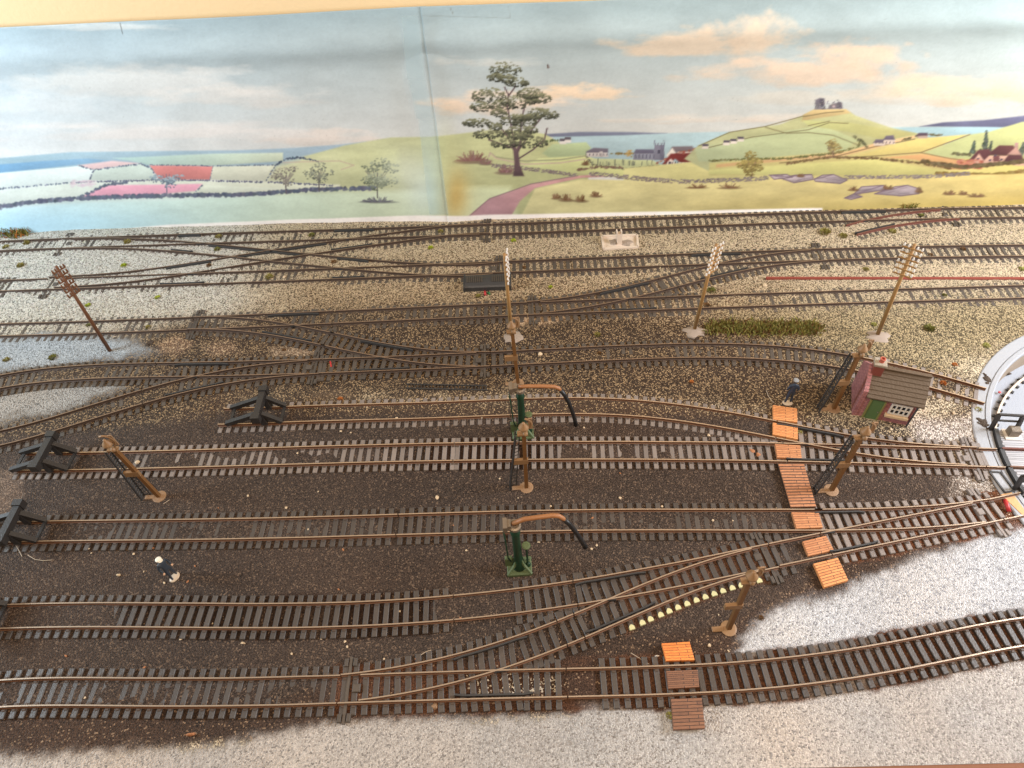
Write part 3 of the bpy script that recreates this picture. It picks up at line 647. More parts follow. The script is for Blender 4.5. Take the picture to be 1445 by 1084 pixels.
bo = bpy.data.objects.new('ballast_stones', bm_); C.objects.link(bo); tag(bo, 'loose pale stone ballast scattered between the tracks', 'ballast', kind='stuff')
print('stones', n)

mb = MB(); ex = (e1 - e0).normalized(); p, q = e0 - ex * 9, e1 + ex * 7; pr = Vector((ex.y, -ex.x, 0))
mb.hexa([p + pr * .22 + Vector((0, 0, -.5)), q + pr * .22 + Vector((0, 0, -.5)), q + pr * .001 + Vector((0, 0, -.5)), p + pr * .001 + Vector((0, 0, -.5))],
        [p + pr * .22 + Vector((0, 0, -.002)), q + pr * .22 + Vector((0, 0, -.002)), q + pr * .001 + Vector((0, 0, .0)), p + pr * .001 + Vector((0, 0, .0))])
tag(mb.build('baseboard_edge', M['edge']), 'brown timber edge along the front of the board', 'board edge')
# ---------------------------------------------------------------- printed landscape on the paper backdrop
CX0, CY0, SS = -60, -90, 2
CW, CHH = (1445 + 120) * SS, (350 + 90) * SS
cv = np.zeros((CHH, CW, 3)); yy, xx = np.mgrid[0:CHH, 0:CW]; FX = xx / SS + CX0; FY = yy / SS + CY0
def P3(c): return np.array([v / 255 for v in c])
prng = np.random.default_rng(11)
def cn(s, k=0, o=4): return fbm(FX / 100 + 20, FY / 100 + 20, s, k, o)
def poly(pts, c1, c2=None, tex=.06, soft=1.1, sh=.09):
    P = np.array(pts, float); x0, x1 = int((P[:, 0].min() - 3 - CX0) * SS), int((P[:, 0].max() + 3 - CX0) * SS); y0, y1 = int((P[:, 1].min() - 3 - CY0) * SS), int((P[:, 1].max() + 3 - CY0) * SS)
    x0, y0 = max(0, x0), max(0, y0); x1, y1 = min(CW, x1), min(CHH, y1)
    fx, fy = FX[y0:y1, x0:x1], FY[y0:y1, x0:x1]; d = polysd(fx, fy, pts); w = np.clip(.5 - d / (2 * soft), 0, 1)[..., None]
    c = P3(c1)
    if c2 is not None:
        t = np.clip((fx - P[:, 0].min()) / (np.ptp(P[:, 0]) + 1e-6), 0, 1)[..., None]; c = P3(c1) * (1 - t) + P3(c2) * t
    hh = np.ptp(P[:, 1]); tt = np.clip((fy - P[:, 1].min()) / (hh + 1e-6), 0, 1)[..., None]; c = c * (1 + sh * (1 - 2 * tt) * min(1, hh / 14))
    n = 1 + (fbm(fx / 60, fy / 18, 1.5, 3, 4)[..., None] - .5) * tex * 2
    cv[y0:y1, x0:x1] = cv[y0:y1, x0:x1] * (1 - w) + c * n * w
def dab(x, y, rx, ry, c, a=1.0):
    x0, x1 = int((x - rx - 1 - CX0) * SS), int((x + rx + 2 - CX0) * SS); y0, y1 = int((y - ry - 1 - CY0) * SS), int((y + ry + 2 - CY0) * SS)
    if x1 <= 0 or y1 <= 0 or x0 >= CW or y0 >= CHH: return
    x0, y0 = max(0, x0), max(0, y0); fx, fy = FX[y0:y1, x0:x1], FY[y0:y1, x0:x1]
    w = (np.clip(1.3 - ((fx - x) / rx) ** 2 - ((fy - y) / ry) ** 2, 0, 1) * a)[..., None]
    cv[y0:y1, x0:x1] = cv[y0:y1, x0:x1] * (1 - w) + P3(c) * w
def stroke(pts, w, c, a=1.0):
    P = np.array(pts, float); lo = P.min(0) - w - 2; hi = P.max(0) + w + 2
    x0, y0 = max(0, int((lo[0] - CX0) * SS)), max(0, int((lo[1] - CY0) * SS)); x1, y1 = int((hi[0] - CX0) * SS), int((hi[1] - CY0) * SS)
    fx, fy = FX[y0:y1, x0:x1], FY[y0:y1, x0:x1]; d = np.full(fx.shape, 1e9)
    for p, q in zip(P[:-1], P[1:]):
        e = q - p; t = np.clip(((fx - p[0]) * e[0] + (fy - p[1]) * e[1]) / ((e ** 2).sum() + 1e-9), 0, 1); d = np.minimum(d, np.hypot(fx - p[0] - t * e[0], fy - p[1] - t * e[1]))
    k = (np.clip(w / 2 + .5 - d, 0, 1) * a)[..., None]; cv[y0:y1, x0:x1] = cv[y0:y1, x0:x1] * (1 - k) + P3(c) * k
def jit(c, s): return np.clip(np.array(c) + prng.normal(0, s * .25, 3) + prng.normal(0, s), 0, 255)
def hedge(pts, h, c, dens=1.2):
    P = np.array(pts, float)
    for p, q in zip(P[:-1], P[1:]):
        n = max(2, int(np.hypot(*(q - p)) * dens))
        for t in prng.random(n):
            z = p + (q - p) * t; dab(z[0], z[1] - prng.random() * h * .6, h * prng.uniform(.3, .6), h * prng.uniform(.25, .5), jit(np.array(c) * .9, 12), .75)
def crown(x, y, rx, ry, c, lite, n=60, s=2.2):
    for i in range(n):
        a = prng.uniform(0, 6.28); r_ = math.sqrt(prng.random()); dx, dy = r_ * math.cos(a), r_ * math.sin(a)
        k = np.clip(.5 - dy * .6 + prng.normal(0, .25), 0, 1); dab(x + dx * rx, y + dy * ry, s * prng.uniform(.6, 1.3), s * prng.uniform(.45, .8), np.array(c) * (1 - k) + np.array(lite) * k, .9)
def tree(x, y, base, rx, ry, c, lite, trunk, n=70, s=2.0):
    stroke([(x, base), (x - .5, y + ry * .5), (x, y)], 1.6, trunk)
    for k in range(7):
        a = prng.uniform(-2.6, -.5); stroke([(x, y + ry * .6), (x + math.cos(a) * rx * .7, y + math.sin(a) * ry * .5 + ry * .2)], .8, trunk, .8)
    for k in range(8):
        a = prng.uniform(0, 6.28); q = prng.uniform(.25, .75); crown(x + math.cos(a) * rx * q, y + math.sin(a) * ry * q, rx * .42, ry * .27, np.array(c) * .85, lite, n // 3, s * .75)
def bush(x, y, rx, ry, c, n=40):
    dab(x, y + ry * .8, rx * 1.1, ry * .4, np.array(c) * .75, .6)
    for i in range(n):
        a = prng.uniform(-3.14, 0); r_ = prng.random(); x1, y1 = x + math.cos(a) * rx * r_, y + ry * .7 + math.sin(a) * ry * 1.5 * r_
        stroke([(x + math.cos(a) * rx * .5 * r_, y + ry * .7), (x1, y1)], 1.0, jit(c, 14), .8)
# sky
t = np.clip((FY - 10) / 200, 0, 1)[..., None]; lr = np.clip(FX / 1445, 0, 1)[..., None]
top = P3((168, 194, 208)) * (1 - lr) + P3((174, 192, 192)) * lr; low = P3((218, 220, 221)) * (1 - lr) + P3((210, 205, 194)) * lr
cv[:] = top * (1 - t) + low * t
cv *= 1 + (cn(1.2, 2)[..., None] - .5) * .10
def cloud(x, y, rx, ry, c, a=.85, k=0):
    d = ((FX - x) / rx) ** 2 + (np.where(FY > y, (FY - y) * 1.7, FY - y) / ry) ** 2; n = fbm(FX / rx * 1.3 + k, FY / ry * .9 + k, 2.2, k % 8, 5)
    w = np.clip((1.0 - d + (n - .5) * 2.6) * 1.05, 0, 1)[..., None] * a; s = np.clip((y + ry * .6 - FY) / ry, 0, 1)[..., None]
    cv[:] = cv * (1 - w) + (P3(c) * (.93 + .1 * s)) * w
for a in [(190,118,180,34,(236,234,230),.7,1),(330,140,150,22,(234,228,222),.6,2),(60,150,120,24,(228,230,230),.5,3),(250,190,300,22,(236,226,220),.6,4),(470,196,90,16,(232,218,208),.7,5),(120,38,120,9,(240,242,240),.6,6),
          (985,66,125,30,(236,214,188),.85,1),(1060,50,70,36,(238,216,190),.85,3),(1120,104,150,28,(234,208,182),.85,4),(1212,88,85,34,(236,208,180),.85,2),(1360,130,150,30,(236,212,182),.85,5),(1430,128,90,26,(236,212,182),.85,6),
          (700,150,110,22,(238,216,194),1,7),(810,132,80,16,(240,216,188),1,1),(690,88,80,10,(226,224,216),.5,2),(960,168,120,9,(226,212,196),.6,3),(1100,168,90,10,(228,212,194),.5,4),(1200,140,220,14,(222,208,188),.4,5)]: cloud(*a)
# far ridges and sea
poly([(-60,232),(0,223),(100,214),(232,212),(332,211),(420,207),(480,203),(516,199),(560,215),(560,240),(-60,245)], (168,198,212), (160,178,192))
poly([(-60,236),(0,232),(60,227),(126,223),(159,226),(100,233),(0,245),(-60,250)], (112,164,206), (136,168,192))
poly([(780,188),(860,186),(939,186),(1034,184),(1034,232),(780,232)], (168,190,196), (172,196,200), .08)
poly([(770,188),(817,184.6),(892,184.6),(941,186),(880,189.4),(770,192)], (120,124,146), (128,134,152))
poly([(1255,178),(1445,176),(1510,176),(1510,200),(1255,200)], (168,196,200), (160,190,196), .08)
poly([(1296,177),(1329,171),(1387,168),(1445,161),(1510,156),(1510,178),(1422,177.5)], (112,112,140), (104,104,130), .12)
# central and left hill
poly([(370,300),(429,220),(487,204),(551,193.5),(609,192.5),(690,182.5),(740,183),(769,188),(790,200),(830,215),(830,310),(370,310)], (194,197,158), (182,184,134), .1)
# left patchwork
poly([(-60,245),(0,244),(110,234),(133,239),(126,256),(0,267),(-60,270)], (214,222,219))
poly([(110,233),(159,226),(199,229),(133,239)], (228,196,196)); poly([(133,239),(199,230),(216,237),(219,253),(126,255)], (204,215,205))
poly([(160,222),(300,216),(400,214),(400,226),(300,233),(212,232),(196,228)], (186,216,212), (206,214,190)); poly([(212,232),(301,234),(297,253),(226,253)], (216,136,132))
poly([(301,234),(389,232),(375,255),(297,253)], (216,216,196)); poly([(389,232),(420,224),(470,214),(560,210),(570,262),(375,257)], (212,212,176), (200,204,152), .08, 5)
poly([(-60,270),(0,268),(126,255),(230,254),(380,256),(480,259),(480,268),(300,277),(0,292),(-60,296)], (206,214,210), (212,212,188), .05, 1.5)
poly([(113,278),(150,261),(286,259),(276,269),(199,276)], (228,164,182)); poly([(289,261),(409,265),(279,273)], (216,220,202))
poly([(-60,292),(0,291),(113,283),(266,278),(480,268),(560,268),(640,262),(720,262),(735,330),(-60,335)], (194,222,234), (202,208,166), .06, 5)
cv_l = np.clip((330 - FX) / 330, 0, 1)[..., None] * np.clip((FY - 285) / 25, 0, 1)[..., None] * .55; cv[:] = cv * (1 - cv_l) + P3((168, 214, 242)) * cv_l
hc = (122,132,150)
for h in ([(-40,269),(93,259),(126,257)], [(126,256),(133,240)], [(110,234),(133,240),(199,231)], [(199,230),(216,238),(220,253)]): hedge(h, 3, hc, .7)
hedge([(212,232),(301,234),(389,232)], 2.2, hc, .8); hedge([(301,234),(297,253)], 2, hc, .6); hedge([(389,233),(376,255)], 2.5, hc, .8); hedge([(126,257),(230,254),(380,257),(470,261)], 3, (110,112,136), .8)
hedge([(389,233),(404,224),(424,222),(450,228)], 3.5, (90,104,124), 1)
hedge([(-40,293),(0,291),(50,285),(113,281),(200,278),(266,277),(330,276),(400,272),(445,268),(530,266)], 6, (108,114,134), 1.5)
hedge([(113,279),(150,262),(180,258)], 4.5, (110,118,138), 1.2); hedge([(276,271),(287,261)], 3, hc, .8)
for i in range(60): dab(prng.uniform(100,135), prng.uniform(254,263), 3, 1.5, jit((214,190,200), 8), .4)
tree(236,250,276,22,17,(120,134,150),(176,196,204),(120,118,136),70,2.2)
tree(404,247,272,20,19,(128,122,116),(176,168,152),(104,92,96),60,2); tree(451,243,268,22,19,(112,116,106),(164,168,146),(100,92,92),60,2)
tree(533,243,278,31,28,(106,116,96),(168,176,148),(96,92,92),130,2.4); bush(535,280,26,5,(104,104,112),60)
for p in ([(400,228),(480,226),(500,232),(482,238)], ): stroke(p, 1.4, (196,168,156), .7)
# middle: path, wall, big tree
poly([(655,306),(662,302),(691,279),(749,258.5),(820,246.5),(860,244),(860,248),(820,250),(755,264),(734,282),(720,306)], (186,146,156), (190,140,134), .14)
stroke([(662,303),(691,279),(749,258),(815,247)], 1.6, (128,104,112), .7)
def stonewall(pts, h):
    P = np.array(pts, float)
    for p, q in zip(P[:-1], P[1:]):
        for t in prng.random(int(np.hypot(*(q - p)) * 2.2)): z = p + (q - p) * t; dab(z[0], z[1] + prng.uniform(-h / 2, h / 2), 1.6, .9, jit((128,116,114), 10), .8)
poly([(780,202),(827,199),(834,207),(826,218),(780,224),(765,215)], (176,190,146)); poly([(760,222),(826,218),(880,236),(1000,240),(1000,256),(900,252),(800,242),(740,232)], (200,206,150), (210,206,134))
for y_ in (0, 4.5): stroke([(690,219 + y_ * .2),(692,214),(700,220 + y_ * .4),(740,226 + y_),(790,224 + y_),(826,218.5 + y_)], 2.0, (150,150,120) if y_ == 0 else (196,170,156), .8)
stonewall([(694,232),(740,236),(813,246)], 5)
bush(667,218,25,10,(134,98,92),120); bush(714,236,15,8,(134,100,98),60); bush(686,225,10,6,(126,96,92),30); hedge([(770,200),(792,196)], 4, (112,124,84), 1)
tr_ = (96,76,80)
poly([(724,247),(726,228),(724,210),(720,196),(724,196),(729,208),(734,196),(737,197),(732,215),(734,232),(740,247)], tr_, None, .2)
for p in ([(725,210),(715,190),(706,178)], [(731,212),(742,196),(752,180),(764,165)], [(724,208),(702,200),(690,196)], [(733,222),(752,210),(768,196),(772,180)], [(727,205),(722,180),(716,150),(718,132)], [(735,200),(736,170),(742,140)], [(718,134),(712,122)], [(718,134),(728,120)]): stroke(p, 2.0, tr_)
def clump(x, y, rx, ry):
    for i in range(int(rx * 6)):
        u = prng.uniform(-1, 1); v = prng.uniform(-1, .55) * math.sqrt(max(0, 1 - u * u)); k = np.clip(.38 - v * .75 + prng.normal(0, .16), 0, 1)
        dab(x + u * rx, y + v * ry, prng.uniform(1.2, 2.4), prng.uniform(.8, 1.5), np.array((48,50,42)) * (1 - k) + np.array((142,142,110)) * k, .9)
for (x, y, rx, ry) in [(713,100,20,13),(700,110,11,7),(729,117,15,8),(716,112,10,7),(690,137,22,13),(678,152,13,8),(706,150,13,9),(674,174,19,7),(690,190,20,8),(699,179,9,6),(748,133,17,9),(764,140,13,8),(759,160,13,8),(775,162,12,8),(728,146,18,11),(722,170,15,10),(741,172,15,10),(731,186,15,9),(750,202,20,10),(712,203,17,8),(704,160,10,7),(742,192,10,7)]:
    clump(x, y, rx * 1.1, ry * 1.15)
for k_ in range(6): x_, y_ = prng.uniform(690, 755), prng.uniform(118, 208); clump(x_ if abs(x_ - 722) > 6 else x_ + 10, y_, prng.uniform(9, 14), prng.uniform(5, 8))
# village, church, timbered house
def rect(x0, y0, x1, y1, c): poly([(x0, y0), (x1, y0), (x1, y1), (x0, y1)], c, None, .1, .4)
for x0, y0 in ((790,194),(797,192)): rect(x0, y0, x0 + 9, y0 + 4, (104,96,104)); rect(x0, y0 + 4, x0 + 9, y0 + 8, (222,214,206))
poly([(827,212),(838,207),(858,208),(858,214),(827,216)], (112,104,116)); rect(828, 214, 858, 220, (206,196,190)); rect(846, 212, 850, 220, (190,180,176))
for x0 in range(831, 858, 5): rect(x0, 215, x0 + 1.6, 218, (110,104,112))
poly([(826,222),(920,224),(935,232),(880,238),(835,232)], (186,190,142))
for i in range(26): x_ = prng.uniform(832,925); rect(x_, prng.uniform(222,230), x_ + 1.3, 232, (120,124,104))
poly([(893,216),(897,209),(922,209),(924,216)], (104,100,118)); rect(893, 215, 924, 224, (138,138,150))
for x0 in range(896, 924, 5): rect(x0, 216, x0 + 1.8, 222, (96,96,112))
rect(923, 203, 937, 224, (126,124,138)); rect(931, 203, 937, 224, (110,108,124))
for x0 in (923, 927.5, 932, 935.6): rect(x0, 200, x0 + 1.7, 204, (118,116,130))
rect(923, 196, 924.2, 202, (110,108,124)); rect(936, 196, 937.2, 202, (110,108,124)); rect(928, 210, 931, 215, (70,68,84))
poly([(942,216),(948,205),(976,204),(982,211),(960,215)], (120,108,112)); poly([(940,217),(948,207),(955,216),(960,219),(942,222)], (232,222,208)); rect(955, 212, 980, 217, (222,204,190))
hedge([(925,230),(960,214),(985,208)], 3.5, (176,116,96), .8)
poly([(934,230),(946,215),(986,213),(999,221),(997,229),(960,228),(952,222),(944,231)], (124,52,48), (108,44,42), .16); poly([(939,236),(939,229),(946,222),(954,229),(954,237)], (214,202,190)); rect(957, 227, 990, 232, (206,192,178)); rect(940, 232, 992, 239, (150,72,58))
for x0 in list(range(940, 958, 4)) + list(range(960, 990, 5)): rect(x0, 226, x0 + .9, 235, (70,52,56))
rect(943, 226, 947, 230, (80,70,82)); rect(948, 233, 953, 238, (110,80,80)); rect(966, 228, 972, 231, (90,74,84)); rect(980, 228, 985, 231, (90,74,84)); poly([(985,222),(999,221),(999,229),(988,230)], (120,44,46)); rect(963, 211, 966, 216, (160,90,76)); rect(985, 209, 988, 216, (110,60,60))
poly([(920,236),(1000,238),(1000,246),(930,246)], (196,192,124)); hedge([(900,244),(940,246),(1000,246),(1006,234)], 3.5, (120,112,84), 1.2); hedge([(826,218),(836,232),(880,238),(930,233)], 3, (118,116,92), 1); hedge([(860,217),(893,216)], 4, (150,132,86), .9)
crown(888,216,5,6,(150,124,70),(190,156,96),20,2)
# right-hand hills and fields
poly([(880,236),(1000,224),(1300,210),(1510,215),(1510,290),(880,290)], (204,198,140), (198,180,104), .1)
poly([(985,203),(1029,184.6),(1079,177),(1100,174),(1133,161),(1148,153),(1193,153),(1207,162),(1255,178),(1291,186),(1330,200),(1330,240),(1000,240),(965,222)], (190,192,146), (184,180,126), .1)
poly([(980,208),(1079,188),(1160,176),(1210,196),(1190,212),(1060,226),(985,226)], (188,198,156), (186,192,142)); poly([(1133,160),(1148,153),(1193,153),(1200,158),(1180,162),(1150,166),(1130,170)], (206,180,126)); poly([(1130,168),(1200,172),(1260,182),(1290,188),(1250,196),(1200,186),(1140,176)], (194,196,132), (190,182,120))
for p in ([(985,204),(1029,185),(1079,177),(1133,162)], [(1079,178),(1110,187),(1140,186)], [(1000,206),(1060,192),(1140,182),(1170,172),(1196,173)], [(1140,186),(1175,190),(1212,204)], [(1133,163),(1165,158),(1190,156)], [(1140,176),(1170,170)]): stroke(p, 1.3, (118,108,74), .85)
for x0, y0 in ((990,201),(1020,196),(1030,194),(1040,191)): rect(x0, y0 + 3, x0 + 9, y0 + 7, (222,210,196)); rect(x0, y0, x0 + 9, y0 + 3.4, (96,88,96))
poly([(1149,153),(1150,140),(1156,137),(1163,138),(1163,150),(1166,153)], (112,106,114)); poly([(1168,153),(1170,147),(1180,144),(1188,145),(1188,152)], (116,108,114)); rect(1181, 143, 1187, 152, (100,94,102)); rect(1156, 138, 1162, 150, (88,83,92)); rect(1174, 147, 1178, 151, (190,170,170))
for k_ in range(60): dab(prng.choice([prng.uniform(1149, 1164), prng.uniform(1167, 1189)]), prng.uniform(140, 153), prng.uniform(.6, 1.8), prng.uniform(.6, 1.5), jit((126,120,124), 22), .8)
poly([(1000,228),(1200,212),(1291,196),(1330,200),(1330,246),(1000,246)], (200,192,128), (204,184,120)); poly([(1010,230),(1190,214),(1235,200),(1290,190),(1291,193),(1240,206),(1190,219),(1010,235)], (214,176,124), (222,180,130))
poly([(1200,221),(1291,194.6),(1367,187.5),(1298,214)], (226,206,128), (218,196,120)); poly([(1303,214),(1367,188),(1394,184),(1440,170),(1510,160),(1510,225),(1340,222)], (196,200,142), (190,190,126)); poly([(1243,221),(1300,216),(1339,221),(1372,225),(1387,235),(1339,238),(1291,224)], (208,160,108))
poly([(1000,238),(1100,232),(1231,223),(1339,240),(1303,246),(1100,246),(1000,244)], (204,202,134), (200,190,118))
for p in ([(1200,221),(1298,214),(1340,222),(1372,226)], [(1298,214),(1367,188)], [(1100,229),(1170,222),(1235,205),(1290,195)]): stroke(p, 1.5, (128,110,76), .85)
hedge([(1000,226),(1060,224),(1110,224),(1180,216),(1212,206),(1212,200)], 3.5, (116,116,70), 1); hedge([(1110,231),(1170,222),(1230,223),(1290,229),(1340,237)], 4, (124,100,66), 1.1); hedge([(1205,194),(1216,200),(1222,208)], 5, (106,106,72), 1); hedge([(1270,198),(1300,190),(1330,190)], 3.5, (120,108,74), .9)
rect(1232, 199, 1248, 204, (216,196,178)); poly([(1231,200),(1235,195),(1246,195),(1248,200)], (108,96,110)); rect(1246, 195, 1262, 202, (222,200,180)); poly([(1245,196),(1249,190),(1260,189),(1262,196)], (108,96,110)); rect(1294, 188, 1308, 194, (190,166,150)); poly([(1290,191),(1296,186),(1308,186),(1308,190)], (92,74,84))
for x0 in range(1234, 1262, 5): rect(x0, 198, x0 + 1.6, 201, (100,88,98))
tree(1061,229,250,20,21,(128,112,64),(176,160,92),(110,82,68),120,2.3); tree(1176,209,222,15,15,(140,122,78),(184,166,104),(112,88,70),60,2)
for x, y, h, w in ((1372,206,17,7),(1389,198,30,10),(1396,206,16,5),(1441,208,18,10)):
    for i in range(int(h * 5)):
        t_ = prng.random(); dab(x + prng.normal(0, 1) * w * .3 * t_ - (t_ - .5) * 3, y - h / 2 + t_ * h, 1.5, 1.8, jit((82,90,78), 14), .9)
rect(1376, 218, 1440, 231, (204,162,140)); poly([(1390,217),(1408,203),(1428,203),(1434,212),(1418,218)], (92,56,58), (104,62,62), .15); poly([(1366,224),(1378,210),(1394,208),(1398,214),(1386,226)], (96,58,60)); poly([(1372,225),(1380,215),(1388,226),(1386,230),(1372,230)], (206,166,144)); poly([(1412,230),(1422,216),(1440,216),(1445,228)], (88,54,56)); rect(1430, 199, 1435, 212, (170,130,124)); poly([(1420,216),(1432,205),(1440,217)], (190,146,130)); poly([(1428,232),(1445,226),(1510,226),(1510,236)], (200,160,134)); rect(1400, 218, 1409, 226, (120,74,74))
for x0, y0 in ((1377,221),(1401,216),(1410,222),(1424,224),(1394,223)): rect(x0, y0, x0 + 3.4, y0 + 3, (84,70,84))
for i in range(70): dab(prng.uniform(1350,1385), prng.uniform(224,236), 3, 2, jit((176,104,84), 18), .7)
hedge([(1342,216),(1368,218)], 4.5, (112,108,76), 1.2); hedge([(1300,228),(1360,236),(1445,228),(1500,224)], 6, (110,92,62), 1.8); hedge([(1320,245),(1400,248),(1445,242),(1500,238)], 6, (150,124,66), 1.6)
# foreground turf on the right
poly([(734,306),(755,265),(820,252),(900,253),(1029,256),(1110,250),(1191,250),(1303,249),(1367,245),(1510,244),(1510,320),(734,320)], (206,200,150), (194,170,104), .12)
w_ = np.clip((FX - 900) / 500, 0, 1)[..., None] * np.clip((FY - 268) / 28, 0, 1)[..., None] * .45; cv[:] = cv * (1 - w_) + P3((206, 168, 66)) * w_
stonewall([(832,244),(900,250),(954,254),(1029,253),(1084,250)], 6); stonewall([(1191,249),(1303,248),(1367,243)], 5)
rk = (172,158,160)
for p in ([(1100,250),(1122,246),(1145,245),(1148,252),(1120,257)], [(1148,252),(1160,246),(1176,245),(1195,253),(1185,258),(1150,255)], [(1085,246),(1110,245),(1118,249),(1092,252)], [(1203,273),(1215,262),(1246,260),(1250,266),(1222,270)], [(1233,272),(1262,262),(1280,260),(1297,265),(1296,272),(1270,275)], [(1191,278),(1204,272),(1216,276),(1200,280)]):
    poly(p, rk, (150,137,141), .3)
    for q_ in range(4): y_ = min(a[1] for a in p) + (max(a[1] for a in p) - min(a[1] for a in p)) * prng.uniform(.2, .85); x_ = prng.uniform(min(a[0] for a in p) + 3, max(a[0] for a in p) - 14); stroke([(x_, y_), (x_ + prng.uniform(6, 16), y_ - prng.uniform(.5, 2))], .9, (112,96,106), .55); stroke(p + [p[0]], .8, (112,92,104), .7); stroke([p[0], p[2]], .8, (126,106,118), .6)
bc = (122,92,66)
for x, y, rx, ry in ((1029,260,17,5),(983,260,16,4),(800,277,12,6),(785,275,7,5),(820,278,10,6),(841,272,9,5),(1339,270,10,4),(1358,270,8,4),(1377,273,13,4),(826,228,6,4),(1252,262,9,4),(1296,266,6,5),(1204,264,8,4),(1130,246,6,3)): bush(x, y, rx, ry, bc, 50)
hedge([(815,240),(840,236),(880,236)], 4, (134,108,92), 1)
# ochre stain, light patch put into the colour, pale patches, print line, white margin
for (x, y, rx, ry, c, a_) in ((640,272,20,34,(200,162,84),.9),(600,268,28,40,(214,230,222),.75),(572,240,40,30,(222,230,216),.5),(628,240,14,60,(206,214,160),.4)):
    w_ = (np.exp(-((FX - x) / rx) ** 2 - ((FY - y) / ry) ** 2) * a_)[..., None]; cv[:] = cv * (1 - w_) + P3(c) * w_
poly([(180,322),(240,316),(440,308.5),(560,303.5),(632,300.5),(660,302),(760,300.5),(900,297.5),(1040,294.5),(1160,292.5),(1160,330),(180,335)], (240,232,226), None, .03)
for i in range(46):
    x_ = 551 + i * .72
    if prng.random() < .75: rect(x_, 312.4 - (x_ - 551) * .035, x_ + .4, 314 - (x_ - 551) * .035, (90,86,86))
rect(755, 306.6, 777, 308, (60,52,50))
stroke([(773,90.5),(773.6,94.5)], 2.2, (90,60,50))
for i in range(70): dab(prng.uniform(0,1445), prng.uniform(20,200), .5, .5, (120,116,112), .5)
stroke([(170,32),(174,47)], .8, (90,90,90)); 
stroke([(597,22),(720,24),(718,8)], .8, (140,150,150), .6); stroke([(635,10),(640,20)], .8, (120,110,100), .6)
g_ = cv.mean(2, keepdims=True); cv = g_ + (cv - g_) * .96
cv *= 1 + (fbm(FX / 3, FY / 1.6, 1.0, 5, 3)[..., None] - .5) * .06 + (fbm(FX / 40, FY / 12, 1.0, 2, 4)[..., None] - .5) * .08
cv = (cv * 2 + np.roll(cv, 1, 0) + np.roll(cv, -1, 0) + np.roll(cv, 1, 1) + np.roll(cv, -1, 1)) / 6
PA = np.clip(cv, 0, 1); PA = np.where(PA > .04045, ((PA + .055) / 1.055) ** 2.4, PA / 12.92) * .84
def paint_at(px, py):
    u = np.clip((px - CX0) * SS, 0, CW - 1.01); v = np.clip((py - CY0) * SS, 0, CHH - 1.01); i = v.astype(int); j = u.astype(int); a = (v - i)[..., None]; b_ = (u - j)[..., None]
    return (PA[i, j] * (1 - b_) + PA[i, j + 1] * b_) * (1 - a) + (PA[i + 1, j] * (1 - b_) + PA[i + 1, j + 1] * b_) * a

def splane(px, py):
    p = onplane(px, py, bl, bn); return (p - bl).dot(bd), p.z
TOP = [splane(*p) for p in [(0,38),(170,30),(400,19),(540,12),(600,9),(720,4),(850,-1),(1100,-11),(1445,-26)]]
def ztop(s): return np.interp(s, [a for a, b in TOP], [b for a, b in TOP])
sa_, sb_ = splane(593, 8), splane(632, 305)
def seam(z): return sb_[0] + (z - sb_[1]) * (sa_[0] - sb_[0]) / (sa_[1] - sb_[1])
def sheet(name, left, label):
    R_, K = 250, 740 if left else 900
    v = np.linspace(0, 1, R_)[:, None]; u = np.linspace(0, 1, K)[None]
    s = np.zeros((R_, K)); z = np.zeros((R_, K))
    for it in range(3):
        se = seam(z); lo, hi = (-.95, se + .05) if left else (se, 15.3)
        s = lo + (hi - lo) * u + 0 * v; z = v * ztop(s) + .0
    hgt = z / np.maximum(ztop(s), .1)
    # sag, ripple under the top edge, curl at the lower left corner, crease beside the joint
    d = .015 + .035 * np.exp(-((hgt - .87) / .055) ** 2) * (.6 + .8 * vn(s, s * 0, .5, 1)) + .02 * (vn(s, hgt * 2, .8, 2) - .5) + .012 * (vn(s, hgt * 3, 2.4, 4) - .5)
    d += .03 * np.exp(-((s - seam(z)) / .25) ** 2) * np.sin(hgt * 5 + 1)
    if left: d += .25 * np.exp(-((s + .5) / .55) ** 2) * np.clip(.35 - hgt, 0, 1)
    d = np.maximum(d, .002); d += -.004 if left else .004
    co = np.array(bl)[None, None] + s[..., None] * np.array(bd) + d[..., None] * np.array(bn); co[..., 2] = z
    flat = np.array(bl)[None, None] + s[..., None] * np.array(bd); px, py = PX(flat[..., 0], flat[..., 1], z)
    col = paint_at(px, py); col = np.c_[col.reshape(-1, 3), np.ones(R_ * K)]
    idx = np.arange(R_ * K).reshape(R_, K); q = np.stack([idx[:-1, :-1], idx[:-1, 1:], idx[1:, 1:], idx[1:, :-1]], -1).reshape(-1, 4)
    me = gridmesh(name, co.reshape(-1, 3) - np.array(bl), q, dict(print=col)); me.materials.append(pm)
    o = bpy.data.objects.new(name, me); C.objects.link(o); o.location = bl
    md = o.modifiers.new('thickness', 'SOLIDIFY'); md.thickness = .004; md.offset = -1
    tag(o, label, 'backdrop', 'printed backdrop sheets'); return o
pm = bpy.data.materials.new('printed_paper'); pm.use_nodes = True; N2 = pm.node_tree.nodes; L2 = pm.node_tree.links; a = N2.new('ShaderNodeAttribute'); a.attribute_name = 'print'
b = N2['Principled BSDF']; b.inputs['Roughness'].default_value = .6; b.inputs['Specular IOR Level'].default_value = .3; L2.new(a.outputs['Color'], b.inputs['Base Color'])
tcn = N2.new('ShaderNodeTexCoord'); nn_ = N2.new('ShaderNodeTexNoise'); nn_.inputs['Scale'].default_value = 40; nn_.inputs['Detail'].default_value = 5; L2.new(tcn.outputs['Object'], nn_.inputs['Vector'])
